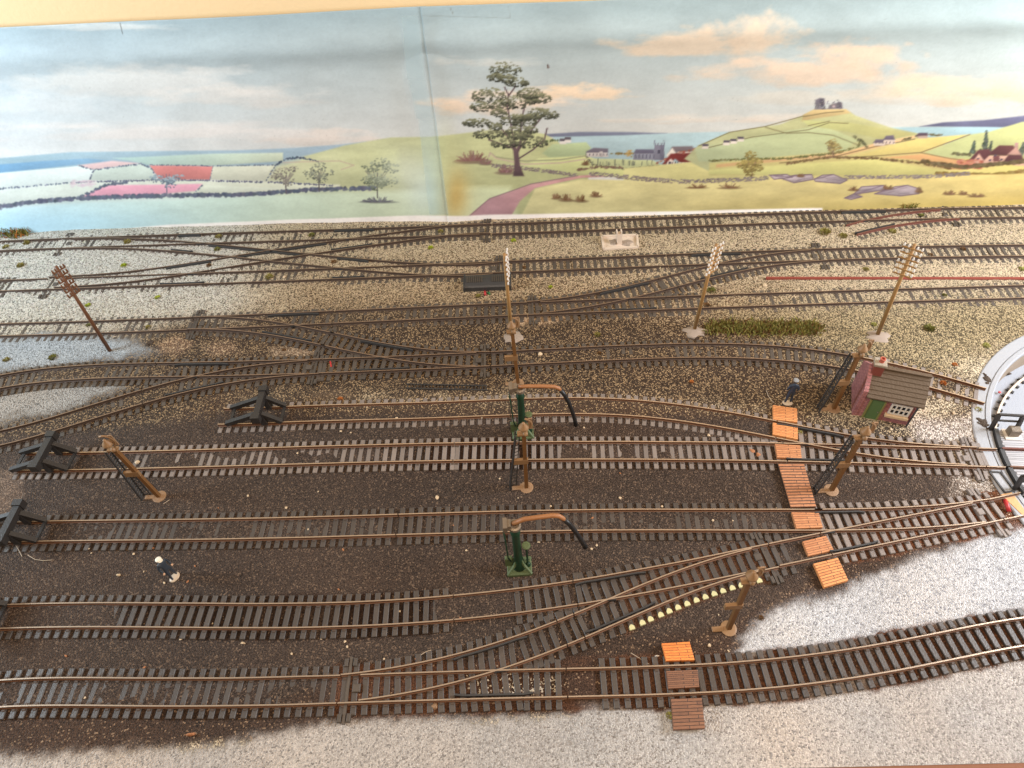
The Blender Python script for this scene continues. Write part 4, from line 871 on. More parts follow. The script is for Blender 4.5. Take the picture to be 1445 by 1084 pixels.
bpn = N2.new('ShaderNodeBump'); bpn.inputs['Strength'].default_value = .12; bpn.inputs['Distance'].default_value = .01; L2.new(nn_.outputs['Fac'], bpn.inputs['Height']); L2.new(bpn.outputs[0], b.inputs['Normal'])
sheet('paper_backdrop', True, 'faded left backdrop sheet printed with pale fields and three small trees')
sheet('paper_backdrop', False, 'right backdrop sheet printed with a tall tree, village and castle hill')
# adhesive tape over the joint
tm_ = M['tape']; tm_.node_tree.nodes['Principled BSDF'].inputs['Alpha'].default_value = .15
for q, lb in (([(566,22),(590,22),(600,112),(574,112)], 'topmost clear tape strip over the paper joint'), ([(576,112.5),(600,112.5),(614,168),(588,168)], 'middle clear tape strip over the paper joint'), ([(590,168.5),(615,168.5),(633,303),(606,303)], 'longest clear tape strip over the lower paper joint')):
    n_ = 10; co = []
    for i in range(n_ + 1):
        t_ = i / n_
        for a_, b_ in ((0, 3), (1, 2)):
            x_ = q[a_][0] * (1 - t_) + q[b_][0] * t_; y_ = q[a_][1] * (1 - t_) + q[b_][1] * t_; co.append(onplane(x_, y_, bl + bn * .085, bn))
    mb = MB(); mb.add(co + [c - bn * .004 for c in co], [(2 * i, 2 * i + 1, 2 * i + 3, 2 * i + 2) for i in range(n_)] + [(2 * (n_ + 1) + 2 * i + 2, 2 * (n_ + 1) + 2 * i + 3, 2 * (n_ + 1) + 2 * i + 1, 2 * (n_ + 1) + 2 * i) for i in range(n_)])
    tag(mb.build('tape_strip', tm_), lb, 'tape')
# the plastered wall behind
mb = MB(); w0 = bl - bn * .10 - bd * 2.5; w1 = bl - bn * .10 + bd * 17; 
mb.hexa([w0 + Vector((0, 0, -1)), w1 + Vector((0, 0, -1)), w1 - bn * .4 + Vector((0, 0, -1)), w0 - bn * .4 + Vector((0, 0, -1))], [w0 + Vector((0, 0, 7)), w1 + Vector((0, 0, 7)), w1 - bn * .4 + Vector((0, 0, 7)), w0 - bn * .4 + Vector((0, 0, 7))])
tag(mb.build('wall', M['wall']), 'cream plaster wall behind the paper backdrop', kind='structure')
# ---------------------------------------------------------------- poles, lamps, cranes
def on(px, py): 
    p = G(px, py, .01); p.z = float(ground_h(np.array([p.x]), np.array([p.y]))[0]); p2 = G(px, py, p.z); return p2
def telegraph(b, top, ang, n, half, label, m, mi, kind='double', putty=True):
    p = on(*b); q = V(*top, p.y); t = thing('telegraph_pole', p, label, 'telegraph pole', 'telegraph poles')
    q = Vector((q.x, q.y, q.z)); d = q - p
    MB().tube([p - d * .02, p + d * .5, p + d * 1.0], [.0175, .0155, .0125], 8).build('pole', m, t, smooth=True)
    a = Vector((math.cos(ang), math.sin(ang), 0))
    for k in range(n):
        c = p + d * (.965 - k * .052) - Vector((-a.y, a.x, 0)) * .018; h = half * (1 - .0 * k)
        arm = MB().beam(c - a * h, c + a * h, .009, .010).build('crossarm', m, t)
        for s in (-h * .88, -h * .42, h * .42, h * .88) if kind == 'double' else (-h * .9, h * .9):
            e = c + a * s + Vector((0, 0, .006)); ins = MB().lathe(e, [(.004, 0), (.0075, .005), (.0085, .012), (.0055, .018), (.007, .023), (.003, .03)], 8)
            ins.build('insulator', mi, arm, org=t.location, smooth=True)
    if putty:
        mb = MB(); mb.blob(p + Vector((0, -.02, -.006)), .10, .075, .022, 14, 6, .28); mb.build('putty_lump', M['putty'], t, smooth=True)
    return t
telegraph((155,495), (79,376), math.radians(52), 6, .056, 'red-brown telegraph pole at the left with bare brown insulators', M['polered'], M['polered'], putty=False)
telegraph((722,474), (711.5,358), math.radians(84), 6, .075, 'brown telegraph pole in the middle whose crossarms are seen end on', M['pole'], M['insul'])
telegraph((980,465), (1011,345), math.radians(38), 6, .075, 'brown telegraph pole with white insulators beside the grass strip', M['pole'], M['insul'])
telegraph((1238,473), (1291,345), math.radians(-40), 6, .075, 'brown telegraph pole with white insulators behind the brick hut', M['pole'], M['insul'])

def yard_lamp(b, top, label, ladder=True, tilt=0.0, basem=None):
    p = on(*b); q = V(*top, p.y); t = thing('yard_lamp', p, label, 'yard lamp', 'tall yard lamps'); d = q - p; H_ = d.length
    mb = MB(); mb.lathe(p + Vector((0, 0, -.004)), [(.050, 0), (.052, .007), (.042, .010), (.016, .012)], 20); mb.box(p + Vector((-.07, 0, .003)), .075, .034, .010, ch=.003)
    mb.build('base_plate', basem or M['tanpale'], t)
    MB().beam(p, p + d * .80, .028, .026).build('post', M['brown'], t)
    g = MB().beam(p + d * .42 + Vector((-.085, -.004, 0)), p + d * .42 + Vector((.022, -.004, 0)), .022, .052); g.build('bracket', M['tan'], t)
    c = p + d * .80; g = MB(); g.beam(c + Vector((-.045, 0, 0)), c + Vector((.028, 0, 0)), .04, .014); g.blob(c + Vector((.01, -.02, .02)), .018, .018, .02, 8, 5); g.build('platform', M['tan'], t)
    # swan neck hoop and lamp bowl
    u = d.normalized(); pts = []; cc = p + d * .92
    for k in range(11):
        a = math.radians(-90 + k * 24 + tilt); pts.append(cc + Vector((math.cos(a) * .055, 0, math.sin(a) * .058)))
    MB().tube([c] + pts[:8], .008, 6).build('swan_neck', M['tan'], t, smooth=True)
    lamp = MB(); lamp.lathe(cc + Vector((0, -.01, -.03)), [(.004, .062), (.01, .058), (.012, .044), (.032, .02), (.036, .006), (.033, .0)], 18); lo_ = lamp.build('lamp_shade', M['tan'], t, smooth=True)
    MB().blob(cc + Vector((0, -.012, -.026)), .026, .026, .024, 14, 8).build('lamp_glass', M['lampglass'], lo_, org=t.location, smooth=True)
    MB().beam(cc + Vector((.05, 0, -.05)), cc + Vector((.045, .0, .06)), .03, .008, up=(0, 1, 0)).build('side_plate', M['tanpale'], t)
    if ladder:
        mb = MB(); b0 = p + Vector((-.125, 0, .0)); b1 = p + d * .80 + Vector((-.055, 0, 0)); w = Vector((.0, .024, 0))
        for s in (-1, 1): mb.beam(b0 + w * s, b1 + w * s, .009, .009)
        for k in range(1, 21): e = b0 + (b1 - b0) * k / 21; mb.beam(e - w, e + w, .006, .006)
        w2 = Vector((.05, 0, 0))
        b0, b1 = p + Vector((-.075, 0, .0)), p + d * .78 + Vector((-.028, 0, 0)); mb.beam(b0 + w, b1 + w, .007, .007)
        for k in range(0, 16):
            e = (p + Vector((-.125, .024, 0))) * (1 - k / 16) + (p + d * .80 + Vector((-.055, .024, 0))) * (k / 16); f_ = b0 * (1 - (k + .7) / 16) + b1 * ((k + .7) / 16) + w; mb.beam(e, f_, .004, .004)
        mb.build('ladder', M['black'], t)
    return t
yard_lamp((225,701), (143,615), 'brown yard lamp with a black ladder standing at the far left', tilt=40)
yard_lamp((743,688), (738,590), 'brown yard lamp in front of the rear water crane', tilt=0)
yard_lamp((1173,692), (1227,596), 'brown yard lamp with a black ladder in front of the brick hut', tilt=-10)
yard_lamp((1176,577), (1222,480), 'brown yard lamp with a black ladder left of the brick hut', tilt=-10)
yard_lamp((1028,887), (1065,800), 'brown yard lamp without a ladder beside the pale grey board', ladder=False, tilt=-10, basem=M['tan'])
yard_lamp((731,541), (720.5,448), 'brown yard lamp behind the rear water crane without a ladder', ladder=False, tilt=0)

def crane(base, col, box, arm, hose, wheel, label):
    p = on(*base); t = thing('water_crane', p, label, 'water crane', 'station water cranes'); Y = p.y; W = lambda q: V(*q, Y)
    c = W(col); H_ = c.z - p.z
    mb = MB(); mb.box(p + Vector((0, 0, .012)), .17, .13, .03, ch=.006)
    for a in range(4):
        an = math.radians(45 + 90 * a); r0 = Vector((math.cos(an) * 1.1, math.sin(an) * .8, 0))
        mb.tube([p + r0 * .10 + Vector((0, 0, .02)), p + r0 * .075 + Vector((0, 0, .05)), p + r0 * .04 + Vector((0, 0, .085)), p + r0 * .018 + Vector((0, 0, .15))], [.013, .011, .012, .008], 6)
    mb.box(p + Vector((-.07, .02, .07)), .05, .03, .11, ch=.006); mb.build('plinth', M['greenworn'], t)
    ax = c - p; prof = [(.048, .02), (.042, .05), (.034, .10), (.029, .3 * H_), (.026, .8 * H_), (.034, .86 * H_), (.026, .88 * H_), (.03, .97 * H_)]
    mb = MB(); mb.tube([p + ax * (z / H_) for r, z in prof], [r for r, z in prof], 14); mb.build('column', M['green'], t, smooth=True)
    mb = MB(); mb.lathe(c + Vector((0, 0, -.02)), [(.034, 0), (.043, .006), (.043, .03), (.03, .036), (.028, .026)], 18); mb.build('collar', M['steel'], t)
    b_ = W(box); mb = MB(); mb.beam(b_, c + Vector((-.02, 0, .02)), .055, .045); mb.beam(b_ + Vector((-.006, 0, .0)), b_ + Vector((.02, 0, 0)), .075, .06); mb.build('counterweight', M['steel'], t)
    mb = MB(); mb.tube([b_ + Vector((-.005, -.03, -.01)), b_ + Vector((.0, -.035, -.12)), p + Vector((-.07, -.02, .2)), p + Vector((-.055, -.01, .12))], .006, 6); mb.build('pull_rod', M['green'], t, smooth=True)
    mb = MB(); pts = [c + Vector((-.01, 0, .025))] + [W(q) for q in arm]; mb.tube(pts, [.016] + [.0155] * (len(arm) - 1) + [.014], 10); mb.build('swinging_arm', M['copper'], t, smooth=True)
    mb = MB(); mb.tube([W(q) for q in hose], [.016] * (len(hose) - 1) + [.019], 10); mb.build('hose', M['blackgloss'], t, smooth=True)
    w = W(wheel); mb = MB(); mb.tube([Vector((w.x + .004, w.y, .02)), w + Vector((0, 0, -.008))], .008, 6)
    mb.blob(Vector((w.x + .006, w.y, .05)), .02, .018, .03, 8, 5)
    v_ = mb.build('valve_stem', M['green'], t); mb = MB(); mb.lathe(w + Vector((0, 0, -.006)), [(.02, 0), (.029, .003), (.029, .009), (.018, .012)], 16); mb.build('valve_wheel', M['greenworn'], v_, org=t.location)
    return t
crane((738,612), (733.5,549), (719,548), [(745,545.2),(765,545.2),(782,545.8),(788,548),(792,551.5)], [(790.5,550),(797,558),(803,569),(808,582),(811,592),(812.5,600)], (746,585), 'green water crane partly hidden behind the central yard lamp')
crane((733,801), (726,742), (711,741.5), [(740,732.6),(760,730),(780,727.6),(788,728.2),(794,731.5),(797,734)], [(795.5,733),(803,739),(811,749),(818,759),(823,767),(826,772)], (742.5,770), 'green water crane standing alone on the dark dirt')

# ---------------------------------------------------------------- buffer stops
def buffer_stop(rn, xf, label, flip=1, z0=.0455):
    """xf: world x of the buffer beam; rear struts run to the left"""
    r = RT[rn]; c0 = Vector((xf, float(r.c(xf)), z0)); m = float(r.m(xf)); ex = Vector((1, m, 0)).normalized(); ey = Vector((-ex.y, ex.x, 0))
    t = thing('buffer_stop', Vector((c0.x, c0.y, .01)), label, 'buffer stop', 'black buffer stops'); W = lambda x, y, z: c0 + ex * x + ey * y + Vector((0, 0, z))
    g = GA / 2
    for s in (-1, 1):
        MB().beam(W(-.32, s * g, .008), W(-.03, s * g, .118), .036, .036).build('rear_strut', M['bufferp'], t)
        MB().beam(W(.135, s * g, .006), W(-.0, s * g, .118), .034, .034).build('front_strut', M['bufferp'], t)
        mb = MB(); mb.beam(W(.0, s * g, -.004), W(-.012, s * g, .13), .042, .046); mb.beam(W(-.03, s * g, -.0), W(.02, s * g, -.0), .04, .012); mb.build('upright', M['bufferp'], t)
    MB().beam(W(-.29, -g, .006), W(-.29, g, .006), .022, .012).build('rear_tie', M['bufferp'], t)
    MB().beam(W(.13, -g, .006), W(.13, g, .006), .022, .012).build('front_tie', M['bufferp'], t)
    mb = MB(); mb.beam(W(-.02, -.165, .135), W(-.02, .165, .135), .048, .056)
    for s in (-1, 1): mb.beam(W(-.02, s * .172, .14), W(-.02, s * .12, .14), .068, .068)
    mb.build('buffer_beam', M['bufferp'], t)
    mb = MB(); pts = [W(-.10 + .05 * math.cos(a), -.03 + .06 * math.sin(a), .05) for a in np.linspace(-1.6, 1.6, 7)]; mb.tube(pts, .007, 6); mb.build('chain_loop', M['bufferp'], t, smooth=True)
    return t
buffer_stop('T5', -2.03, 'black buffer stop standing alone on the copper railed siding')
buffer_stop('T4', RT['T4'].xat(84) - .03, 'black buffer stop to the left of the leaning left yard lamp')
buffer_stop('T3', RT['T3'].xat(34) - .0, 'black buffer stop cut by the left edge above the man in dark suit')
buffer_stop('T2', RT['T2'].xat(-26), 'black buffer stop almost wholly outside the left edge')

# ---------------------------------------------------------------- brick hut
brick = bpy.data.materials.new('pink_brick'); brick.use_nodes = True; N2 = brick.node_tree.nodes; L2 = brick.node_tree.links; b = N2['Principled BSDF']; b.inputs['Roughness'].default_value = .75
tc2 = N2.new('ShaderNodeTexCoord'); sp2 = N2.new('ShaderNodeSeparateXYZ'); L2.new(tc2.outputs['Object'], sp2.inputs[0]); ad = N2.new('ShaderNodeMath'); ad.operation = 'ADD'; L2.new(sp2.outputs[0], ad.inputs[0]); L2.new(sp2.outputs[1], ad.inputs[1])
cb = N2.new('ShaderNodeCombineXYZ'); L2.new(ad.outputs[0], cb.inputs[0]); L2.new(sp2.outputs[2], cb.inputs[1])
br2 = N2.new('ShaderNodeTexBrick'); br2.inputs['Scale'].default_value = 1; br2.inputs['Brick Width'].default_value = .034; br2.inputs['Row Height'].default_value = .017; br2.inputs['Mortar Size'].default_value = .0022
br2.inputs['Color1'].default_value = (*lin((170,112,110)), 1); br2.inputs['Color2'].default_value = (*lin((138,84,86)), 1); br2.inputs['Mortar'].default_value = (*lin((122,82,80)), 1)
L2.new(cb.outputs[0], br2.inputs['Vector']); L2.new(br2.outputs['Color'], b.inputs['Base Color']); bp2 = N2.new('ShaderNodeBump'); bp2.invert = True; bp2.inputs['Strength'].default_value = .7; bp2.inputs['Distance'].default_value = .004; L2.new(br2.outputs['Fac'], bp2.inputs['Height']); L2.new(bp2.outputs[0], b.inputs['Normal'])
hA, hB = G(1203.7, 585.5, .01), G(1279.8, 600.7, .01); hx = (hB - hA).normalized(); hn = Vector((-hx.y, hx.x, 0)); HW = (hB - hA).length; HD, EZ, RZ = .32, .272, .408
hut = thing('brick_hut', hA, 'small pink brick hut with brown tiled roof, green door and chimney', 'hut'); hut.rotation_euler = (0, 0, math.atan2(hx.y, hx.x))
def HP(a, d, z): return (a, d, z)
O0 = Vector((0, 0, 0))
def hb(mb, name, mm, par, **k):
    o = bpy.data.objects.new(name, mb.mesh(name, mm, None, k.get('smooth', False))); C.objects.link(o); o.parent = par; return o
mb = MB(); mb.hexa([HP(.02, 0, -.02), HP(HW - .02, 0, -.02), HP(HW - .02, .02, -.02), HP(.02, .02, -.02)], [HP(.02, 0, EZ), HP(HW - .02, 0, EZ), HP(HW - .02, .02, EZ), HP(.02, .02, EZ)]); hb(mb, 'front_wall', brick, hut)
mb = MB(); mb.hexa([HP(.02, HD - .02, -.02), HP(HW - .02, HD - .02, -.02), HP(HW - .02, HD, -.02), HP(.02, HD, -.02)], [HP(.02, HD - .02, EZ), HP(HW - .02, HD - .02, EZ), HP(HW - .02, HD, EZ), HP(.02, HD, EZ)]); hb(mb, 'back_wall', brick, hut)
for a0, a1 in ((-.012, .02), (HW - .02, HW + .004)):
    pz = .022 if a0 < 0 else -.004
    mb = MB(); mb.prism([(a0, -.004, -.02), (a0, HD + .004, -.02), (a0, HD + .004, EZ + pz), (a0, HD / 2, RZ + pz), (a0, -.004, EZ + pz)], (a1 - a0, 0, 0)); hb(mb, 'gable_wall', brick, hut)
mb = MB()
for sgn in (-1, 1):
    n_ = 7
    for k in range(n_):   # overlapping tile courses
        t0, t1 = k / n_, (k + 1) / n_ + .03; f0 = HD / 2 + sgn * (HD / 2 + .022) * t0; f1 = HD / 2 + sgn * (HD / 2 + .022) * min(t1, 1.02)
        sl = (RZ - EZ) / (HD / 2); z0, z1 = RZ - sl * abs(f0 - HD / 2), RZ - sl * abs(f1 - HD / 2); a0, a1 = .021, HW + .03; q = [(a0, f0, z0 + .002), (a1, f0, z0 + .002), (a1, f1, z1 + .009), (a0, f1, z1 + .009)]
        mb.add(q + [(x_, y_, z_ - .012) for x_, y_, z_ in q], [(0, 1, 2, 3), (7, 6, 5, 4), (0, 4, 5, 1), (1, 5, 6, 2), (2, 6, 7, 3), (3, 7, 4, 0)])
mb.beam((.021, HD / 2, RZ + .008), (HW + .03, HD / 2, RZ + .008), .03, .014)
roof = hb(mb, 'roof', M['slate'], hut)
mb = MB(); mb.box((.045, HD / 2 - .02, RZ + .0), .075, .07, .13, ch=.002); ch_ = hb(mb, 'chimney', M['chimney'], roof)
mb = MB(); mb.box((.045, HD / 2 - .02, RZ + .074), .09, .085, .022, ch=.005); hb(mb, 'chimney_cap', M['capstone'], roof)
mb = MB(); mb.lathe((.05, HD / 2 - .02, RZ + .084), [(.019, 0), (.017, .02), (.0205, .026), (.0205, .036), (.013, .037), (.012, .02)], 14); hb(mb, 'chimney_pot', M['pot'], roof, smooth=False)
mb = MB(); mb.box((.117, -.003, .108), .094, .012, .224); hb(mb, 'door', M['door'], hut)
mb = MB()
for a in (.066, .168): mb.box((a, -.005, .11), .012, .018, .224)
hb(mb, 'door_frame', M['doorframe'], hut)
mb = MB(); mb.blob((.15, -.014, .1), .005, .005, .005, 8, 5); hb(mb, 'door_knob', M['steel'], hut)
wx0, wx1, wz0, wz1 = .222, .356, .112, .212
win = hb(MB().box(((wx0 + wx1) / 2, -.001, (wz0 + wz1) / 2), wx1 - wx0 - .004, .006, wz1 - wz0 - .004), 'window', M['pane'], hut)
mb = MB()
for k in range(5): x_ = wx0 + (wx1 - wx0) * k / 4; mb.box((x_, -.006, (wz0 + wz1) / 2), .0125 if k in (0, 4) else .0095, .010, wz1 - wz0 + .01)
for k in range(3): z_ = wz0 + (wz1 - wz0) * k / 2; mb.box(((wx0 + wx1) / 2, -.0052, z_), wx1 - wx0, .010, .012 if k != 1 else .0095)
hb(mb, 'window_frame', M['winframe'], win)
hb(MB().box(((wx0 + wx1) / 2 - .004, -.012, wz0 - .022), wx1 - wx0 + .03, .03, .026, ch=.003), 'window_sill', M['sill'], win)
mb = MB(); mb.tube([(HW - .006, -.012, 0), (HW - .006, -.012, EZ - .01)], .0065, 6); hb(mb, 'drainpipe', M['black'], hut)

# ---------------------------------------------------------------- turntable
tt = thing('turntable_well', Vector((TCX, TCY, 0)), 'pale painted round turntable pit cut by the right edge', 'turntable pit')
NSEG = 160
def ring(name, prof, mm, par):
    mb = MB(); n = len(prof)
    for k in range(NSEG):
        a = 2 * math.pi * k / NSEG; mb.v += [(TCX + r_ * math.cos(a), TCY + r_ * math.sin(a), z_) for r_, z_ in prof]
    for k in range(NSEG):
        k2 = (k + 1) % NSEG; mb.f += [(k * n + i, k2 * n + i, k2 * n + i + 1, k * n + i + 1) for i in range(n - 1)]
    mb.m = [0] * len(mb.f); return mb.build(name, mm, par, smooth=False)
ring('rim', [(TR - .006, -.05), (TR - .004, .014), (TR - .012, .019), (TR - .095, .019), (TR - .0955, .011), (TR - .104, .011), (TR - .1045, .019), (TR - .135, .019), (TR - .145, .008), (TR - .146, -.02)], M['concrete'], tt)
ring('pit_wall', [(TR - .1455, -.015), (TR - .150, -.22)], M['pit'], tt)
ring('pit_floor', [(TR - .1505, -.215), (TR * .5, -.214), (.05, -.213)], M['pitfloor'], tt)
PRR = float((G(1425, 552, -.178).xy - Vector((TCX, TCY))).length); print('pit rail', PRR, TR)
ring('pit_rail', [(PRR - .008, -.214), (PRR - .008, -.178), (PRR + .008, -.178), (PRR + .008, -.214)], M['whitepl'], tt)
mb = MB()
for k in range(90):
    a = 2 * math.pi * k / 90; mb.box((TCX + PRR * math.cos(a), TCY + PRR * math.sin(a), -.207), .06, .022, .014, ang=a)
mb.build('pit_rail_chairs', M['black'], tt)
plank = woodmat('grey_deck_planks', (176,174,176), (152,150,152), (96,94,96), 9)
def uvbox(name, quad, zt, th, mm, par=None, org=None):
    me = bpy.data.meshes.new(name); q = [Vector((p.x, p.y, zt)) for p in quad]; org = org or Vector((0, 0, 0)); lo = [p - Vector((0, 0, th)) for p in q]
    me.from_pydata([tuple(p - org) for p in q + lo], [], [(0, 1, 2, 3), (7, 6, 5, 4), (0, 4, 5, 1), (1, 5, 6, 2), (2, 6, 7, 3), (3, 7, 4, 0)])
    uv = me.uv_layers.new(name='UVMap'); U = [(0, 1), (1, 1), (1, 0), (0, 0)]
    for pl in me.polygons:
        for k, li in enumerate(pl.loop_indices):
            v = me.loops[li].vertex_index; uv.data[li].uv = (U[v % 4][0], U[v % 4][1]) if pl.index == 0 else (U[v % 4][0], .05 + .02 * (v > 3))
    if quad and (q[1] - q[0]).cross(q[3] - q[0]).z < 0: me.flip_normals()
    me.materials.append(mm); o = bpy.data.objects.new(name, me); C.objects.link(o); o.location = org - (par.location if par else Vector((0, 0, 0)))
    if par: o.parent = par
    bv = o.modifiers.new('edge', 'BEVEL'); bv.width = .0025; bv.segments = 2; bv.limit_method = 'ANGLE'
    return o
# bridge: its axis follows the rails that meet the rim
ra, rb = G(1405, 632.5, .045), G(1445, 634, .045); rc = G(1413, 657, .045)
bx = (rb - ra); bx.z = 0; bx.normalize(); by = Vector((-bx.y, bx.x, 0)); rm = (ra + rc) / 2; mid = (rm - Vector((TCX, TCY, 0))).dot(by)
br_ = thing('turntable_bridge', Vector((TCX, TCY, 0)), 'grey planked turntable bridge with dark railings over the pit', 'turntable bridge')
def BW(x, y, z): return Vector((TCX, TCY, 0)) + bx * x + by * (mid + y) + Vector((0, 0, z))
Rb = TR - .16
def xe(y): return -math.sqrt(Rb ** 2 - (mid + y) ** 2)
ylo_, yhi_ = -.30, .27
for k, (ya, yb) in enumerate(((ylo_, -.088), (-.078, .078), (.088, yhi_))):
    nseg = 8; top = [BW(xe(ya + (yb - ya) * i / nseg), ya + (yb - ya) * i / nseg, 0) for i in range(nseg + 1)]
    o = uvbox('deck', [BW((xe(ya) + xe(yb)) / 2, yb, 0), BW(1.2, yb, 0), BW(1.2, ya, 0), BW((xe(ya) + xe(yb)) / 2, ya, 0)], .022, .03, plank, br_, br_.location.copy())
    mb = MB(); mb.prism([p + Vector((0, 0, -.008)) for p in top] + [BW((xe(ya) + xe(yb)) / 2 - .0, yb, -.008)] , (0, 0, .028)) if False else None
    ends = MB(); pts = [p + Vector((0, 0, .016)) for p in top]
    for p, q in zip(pts[:-1], pts[1:]): ends.beam(p, q, .03, .05)
    ends.build('end_beam', M['black'], br_)
for y_ in (-GA / 2, GA / 2):
    mb = MB(); p, q = BW(xe(y_) + .002, y_, .034), BW(1.2, y_, .034); mb.beam(p, q, .013, .025); o = mb.build('rail', M['railside_red'] if y_ > 0 else M['railside'], br_); 
mb = MB(); mb.beam(BW(xe(yhi_) + .03, yhi_ - .012, -.02), BW(1.2, yhi_ - .012, -.02), .024, .07); mb.beam(BW(xe(ylo_) + .03, ylo_ + .012, -.03), BW(1.2, ylo_ + .012, -.03), .024, .09); mb.build('side_girder', M['black'], br_)
def railing(pxa, pxb, tops, Y0=None):
    a = G(*pxa, .022); b2 = G(*pxb, .022); ta, tb_ = V(*tops[0], a.y), V(*tops[1], b2.y); mb = MB()
    mb.beam(a, ta, .024, .024); mb.beam(b2, tb_, .024, .024); mb.beam(ta, tb_, .016, .016); mb.beam(a + (ta - a) * .62, b2 + (tb_ - b2) * .62, .012, .012); mb.build('railing', M['bufferp'], br_)
railing((1398,606), (1433,608), ((1410,585), (1444,587)))
railing((1432,690), (1462,692), ((1444,672), (1474,672)))
c = G(1427, 613, .022); mb = MB(); mb.box(c + Vector((0, 0, .035)), .075, .06, .08, ang=math.atan2(bx.y, bx.x), ch=.004); mb.build('control_box', M['steel'], br_)
mb = MB(); mb.box(c + Vector((0, -.005, .003)), .12, .10, .008, ang=math.atan2(bx.y, bx.x)); mb.build('box_plinth', M['winframe'], br_)
# bare wood inlay, red wire and inspection frame on the rim
q = [G(*p, .02) for p in [(1412,698),(1427,694),(1452,728),(1446,730)]]; tag(uvbox('plywood_patch', q, .0225, .012, M['ply'], None, (q[0] + q[2]) / 2), 'bare wood patch where the track meets the turntable rim', 'wood patch')
q = [G(*p, .02) for p in [(1396,666),(1412,667),(1432,693),(1418,696)]]; mb = MB()
for p, s in zip(q, q[1:] + q[:1]): mb.beam(p + Vector((0, 0, .004)), s + Vector((0, 0, .004)), .012, .008)
tag(mb.build('rim_frame', M['black']), 'thin dark frame set into the pale turntable rim', 'frame')
mb = MB(); mb.tube([G(1418, 706, .03), G(1421, 713, .034), G(1424, 722, .02)], .014, 8); tag(mb.build('red_wire', M['redwire'], smooth=True), 'short red wire at the track end beside the bare wood', 'wire')

# ---------------------------------------------------------------- boarded crossings
W1 = woodmat('orange_planks', (222,150,90), (204,130,74), (74,40,24), 9); W2 = woodmat('tan_planks', (196,134,88), (176,114,72), (72,46,32), 7)
W3 = woodmat('long_planks', (184,126,86), (164,108,72), (66,46,36), 15); W4 = woodmat('dark_planks', (134,92,66), (110,74,54), (46,28,22), 9); W5 = woodmat('bright_planks', (232,140,66), (218,124,56), (92,50,28), 7)
BD = [([(1090.6,571.4),(1124.8,576.5),(1125.3,595.6),(1091,592)], W1, 'topmost orange board of the long boarded crossing, nearest the man in blue'),
      ([(1090.6,596.3),(1125.9,601.5),(1125.9,620),(1090.6,613)], W1, 'orange board between the rails beside the yellow green tuft'),
      ([(1093.5,626.4),(1129.4,628.4),(1131.5,646.7),(1097,645.7)], W2, 'tan board between the rails just above the longest board'),
      ([(1098.3,654.4),(1134.6,654.4),(1152,715),(1116,715.7)], W3, 'longest board of the crossing with a black stain'),
      ([(1117,722.6),(1155.4,723.2),(1161.2,744.4),(1124,746)], W2, 'stained board between the rails just below the longest board'),
      ([(1132.5,764),(1165.7,755.8),(1177,776.5),(1140.8,784.8)], W2, 'tilted tan board second from the bottom of the long crossing'),
      ([(1148,795.2),(1182.3,786.9),(1197.3,819),(1163.2,829)], W1, 'lowest orange board of the long crossing at the edge of the pale board'),
      ([(933.7,907.7),(973,905.3),(980.4,931.6),(940,932.7)], W5, 'brightest orange board, topmost of the short front crossing'),
      ([(940,946.8),(984.6,945),(987,969.6),(943,972)], W4, 'dark brown board between the rails of the front track'),
      ([(946.8,986.2),(990.4,984.6),(995,1028),(950.3,1030)], W4, 'dark brown board on the pale strip in front of the front track')]
for q, mm, lb in BD:
    p = [G(*a, .042) for a in q]; o = uvbox('crossing_board', p, .042, .026, mm, None, (p[0] + p[2]) / 2 - Vector((0, 0, (p[0] + p[2]).z / 2)))
    tag(o, lb, 'crossing board', 'wooden crossing boards')
    for bvm in o.modifiers: bvm.width = .0018

# ---------------------------------------------------------------- things lying on the ballast
bk = thing('motor_housing', G(688, 412, .01), 'black ribbed plastic box beside the back tracks', 'plastic box'); p0, p1 = G(655.5, 412.5, .01), G(720.5, 410, .01); ex2 = (p1 - p0).normalized(); ey2 = Vector((-ex2.y, ex2.x, 0)); LB = (p1 - p0).length
K = lambda a, d, z: p0 + ex2 * a + ey2 * d + Vector((0, 0, z))
mb = MB(); prof = [(0, -.01), (0, .052), (.014, .064), (.05, .08), (.10, .085), (.15, .08), (.17, .06), (.17, -.01)]
mb.prism([K(.006, d, z) for d, z in prof][::-1], ex2 * (LB - .012)); mb.build('shell', M['black'], bk)
mb = MB()
for i in list(range(8)) + list(range(12, 20)): mb.beam(K(.03 + i * (LB - .06) / 19, .045, .082), K(.03 + i * (LB - .06) / 19, .125, .0885), .008, .008)
mb.build('ribs', M['sleeper_black'], bk)
mb = MB()
for a in (0, LB): mb.box(K(a, .085, .03), .014, .19, .085, ang=math.atan2(ex2.y, ex2.x), ch=.004)
mb.build('end_cap', M['black'], bk)
for nm, mm, pts, lb in (('wire_end', M['redwire'], [(684,411,.02),(684.5,414,.03),(685,417,.015)], 'red wire end in front of the black ribbed box'), ('wire_end', M['greenwire'], [(687,414,.015),(690,413,.025),(691,416,.012)], 'green wire end in front of the black ribbed box')):
    tag(MB().tube([G(*p) for p in pts], .011, 6).build(nm, mm, smooth=True), lb, 'wire')
wp = thing('signal_base', G(874, 343, .01), 'white plastic plate with a short upright post among the back tracks', 'signal base'); q = [G(*a, .03) for a in [(849.5,333),(899,331),(900.5,348),(852,351)]]
mb = MB(); mb.hexa([p + Vector((0, 0, -.03)) for p in (q[3], q[2], q[1], q[0])], [p + Vector((0, 0, -.012)) for p in (q[3], q[2], q[1], q[0])])
for a, b2 in zip(q, q[1:] + q[:1]): mb.beam(a + Vector((0, 0, -.008)), b2 + Vector((0, 0, -.008)), .022, .022)
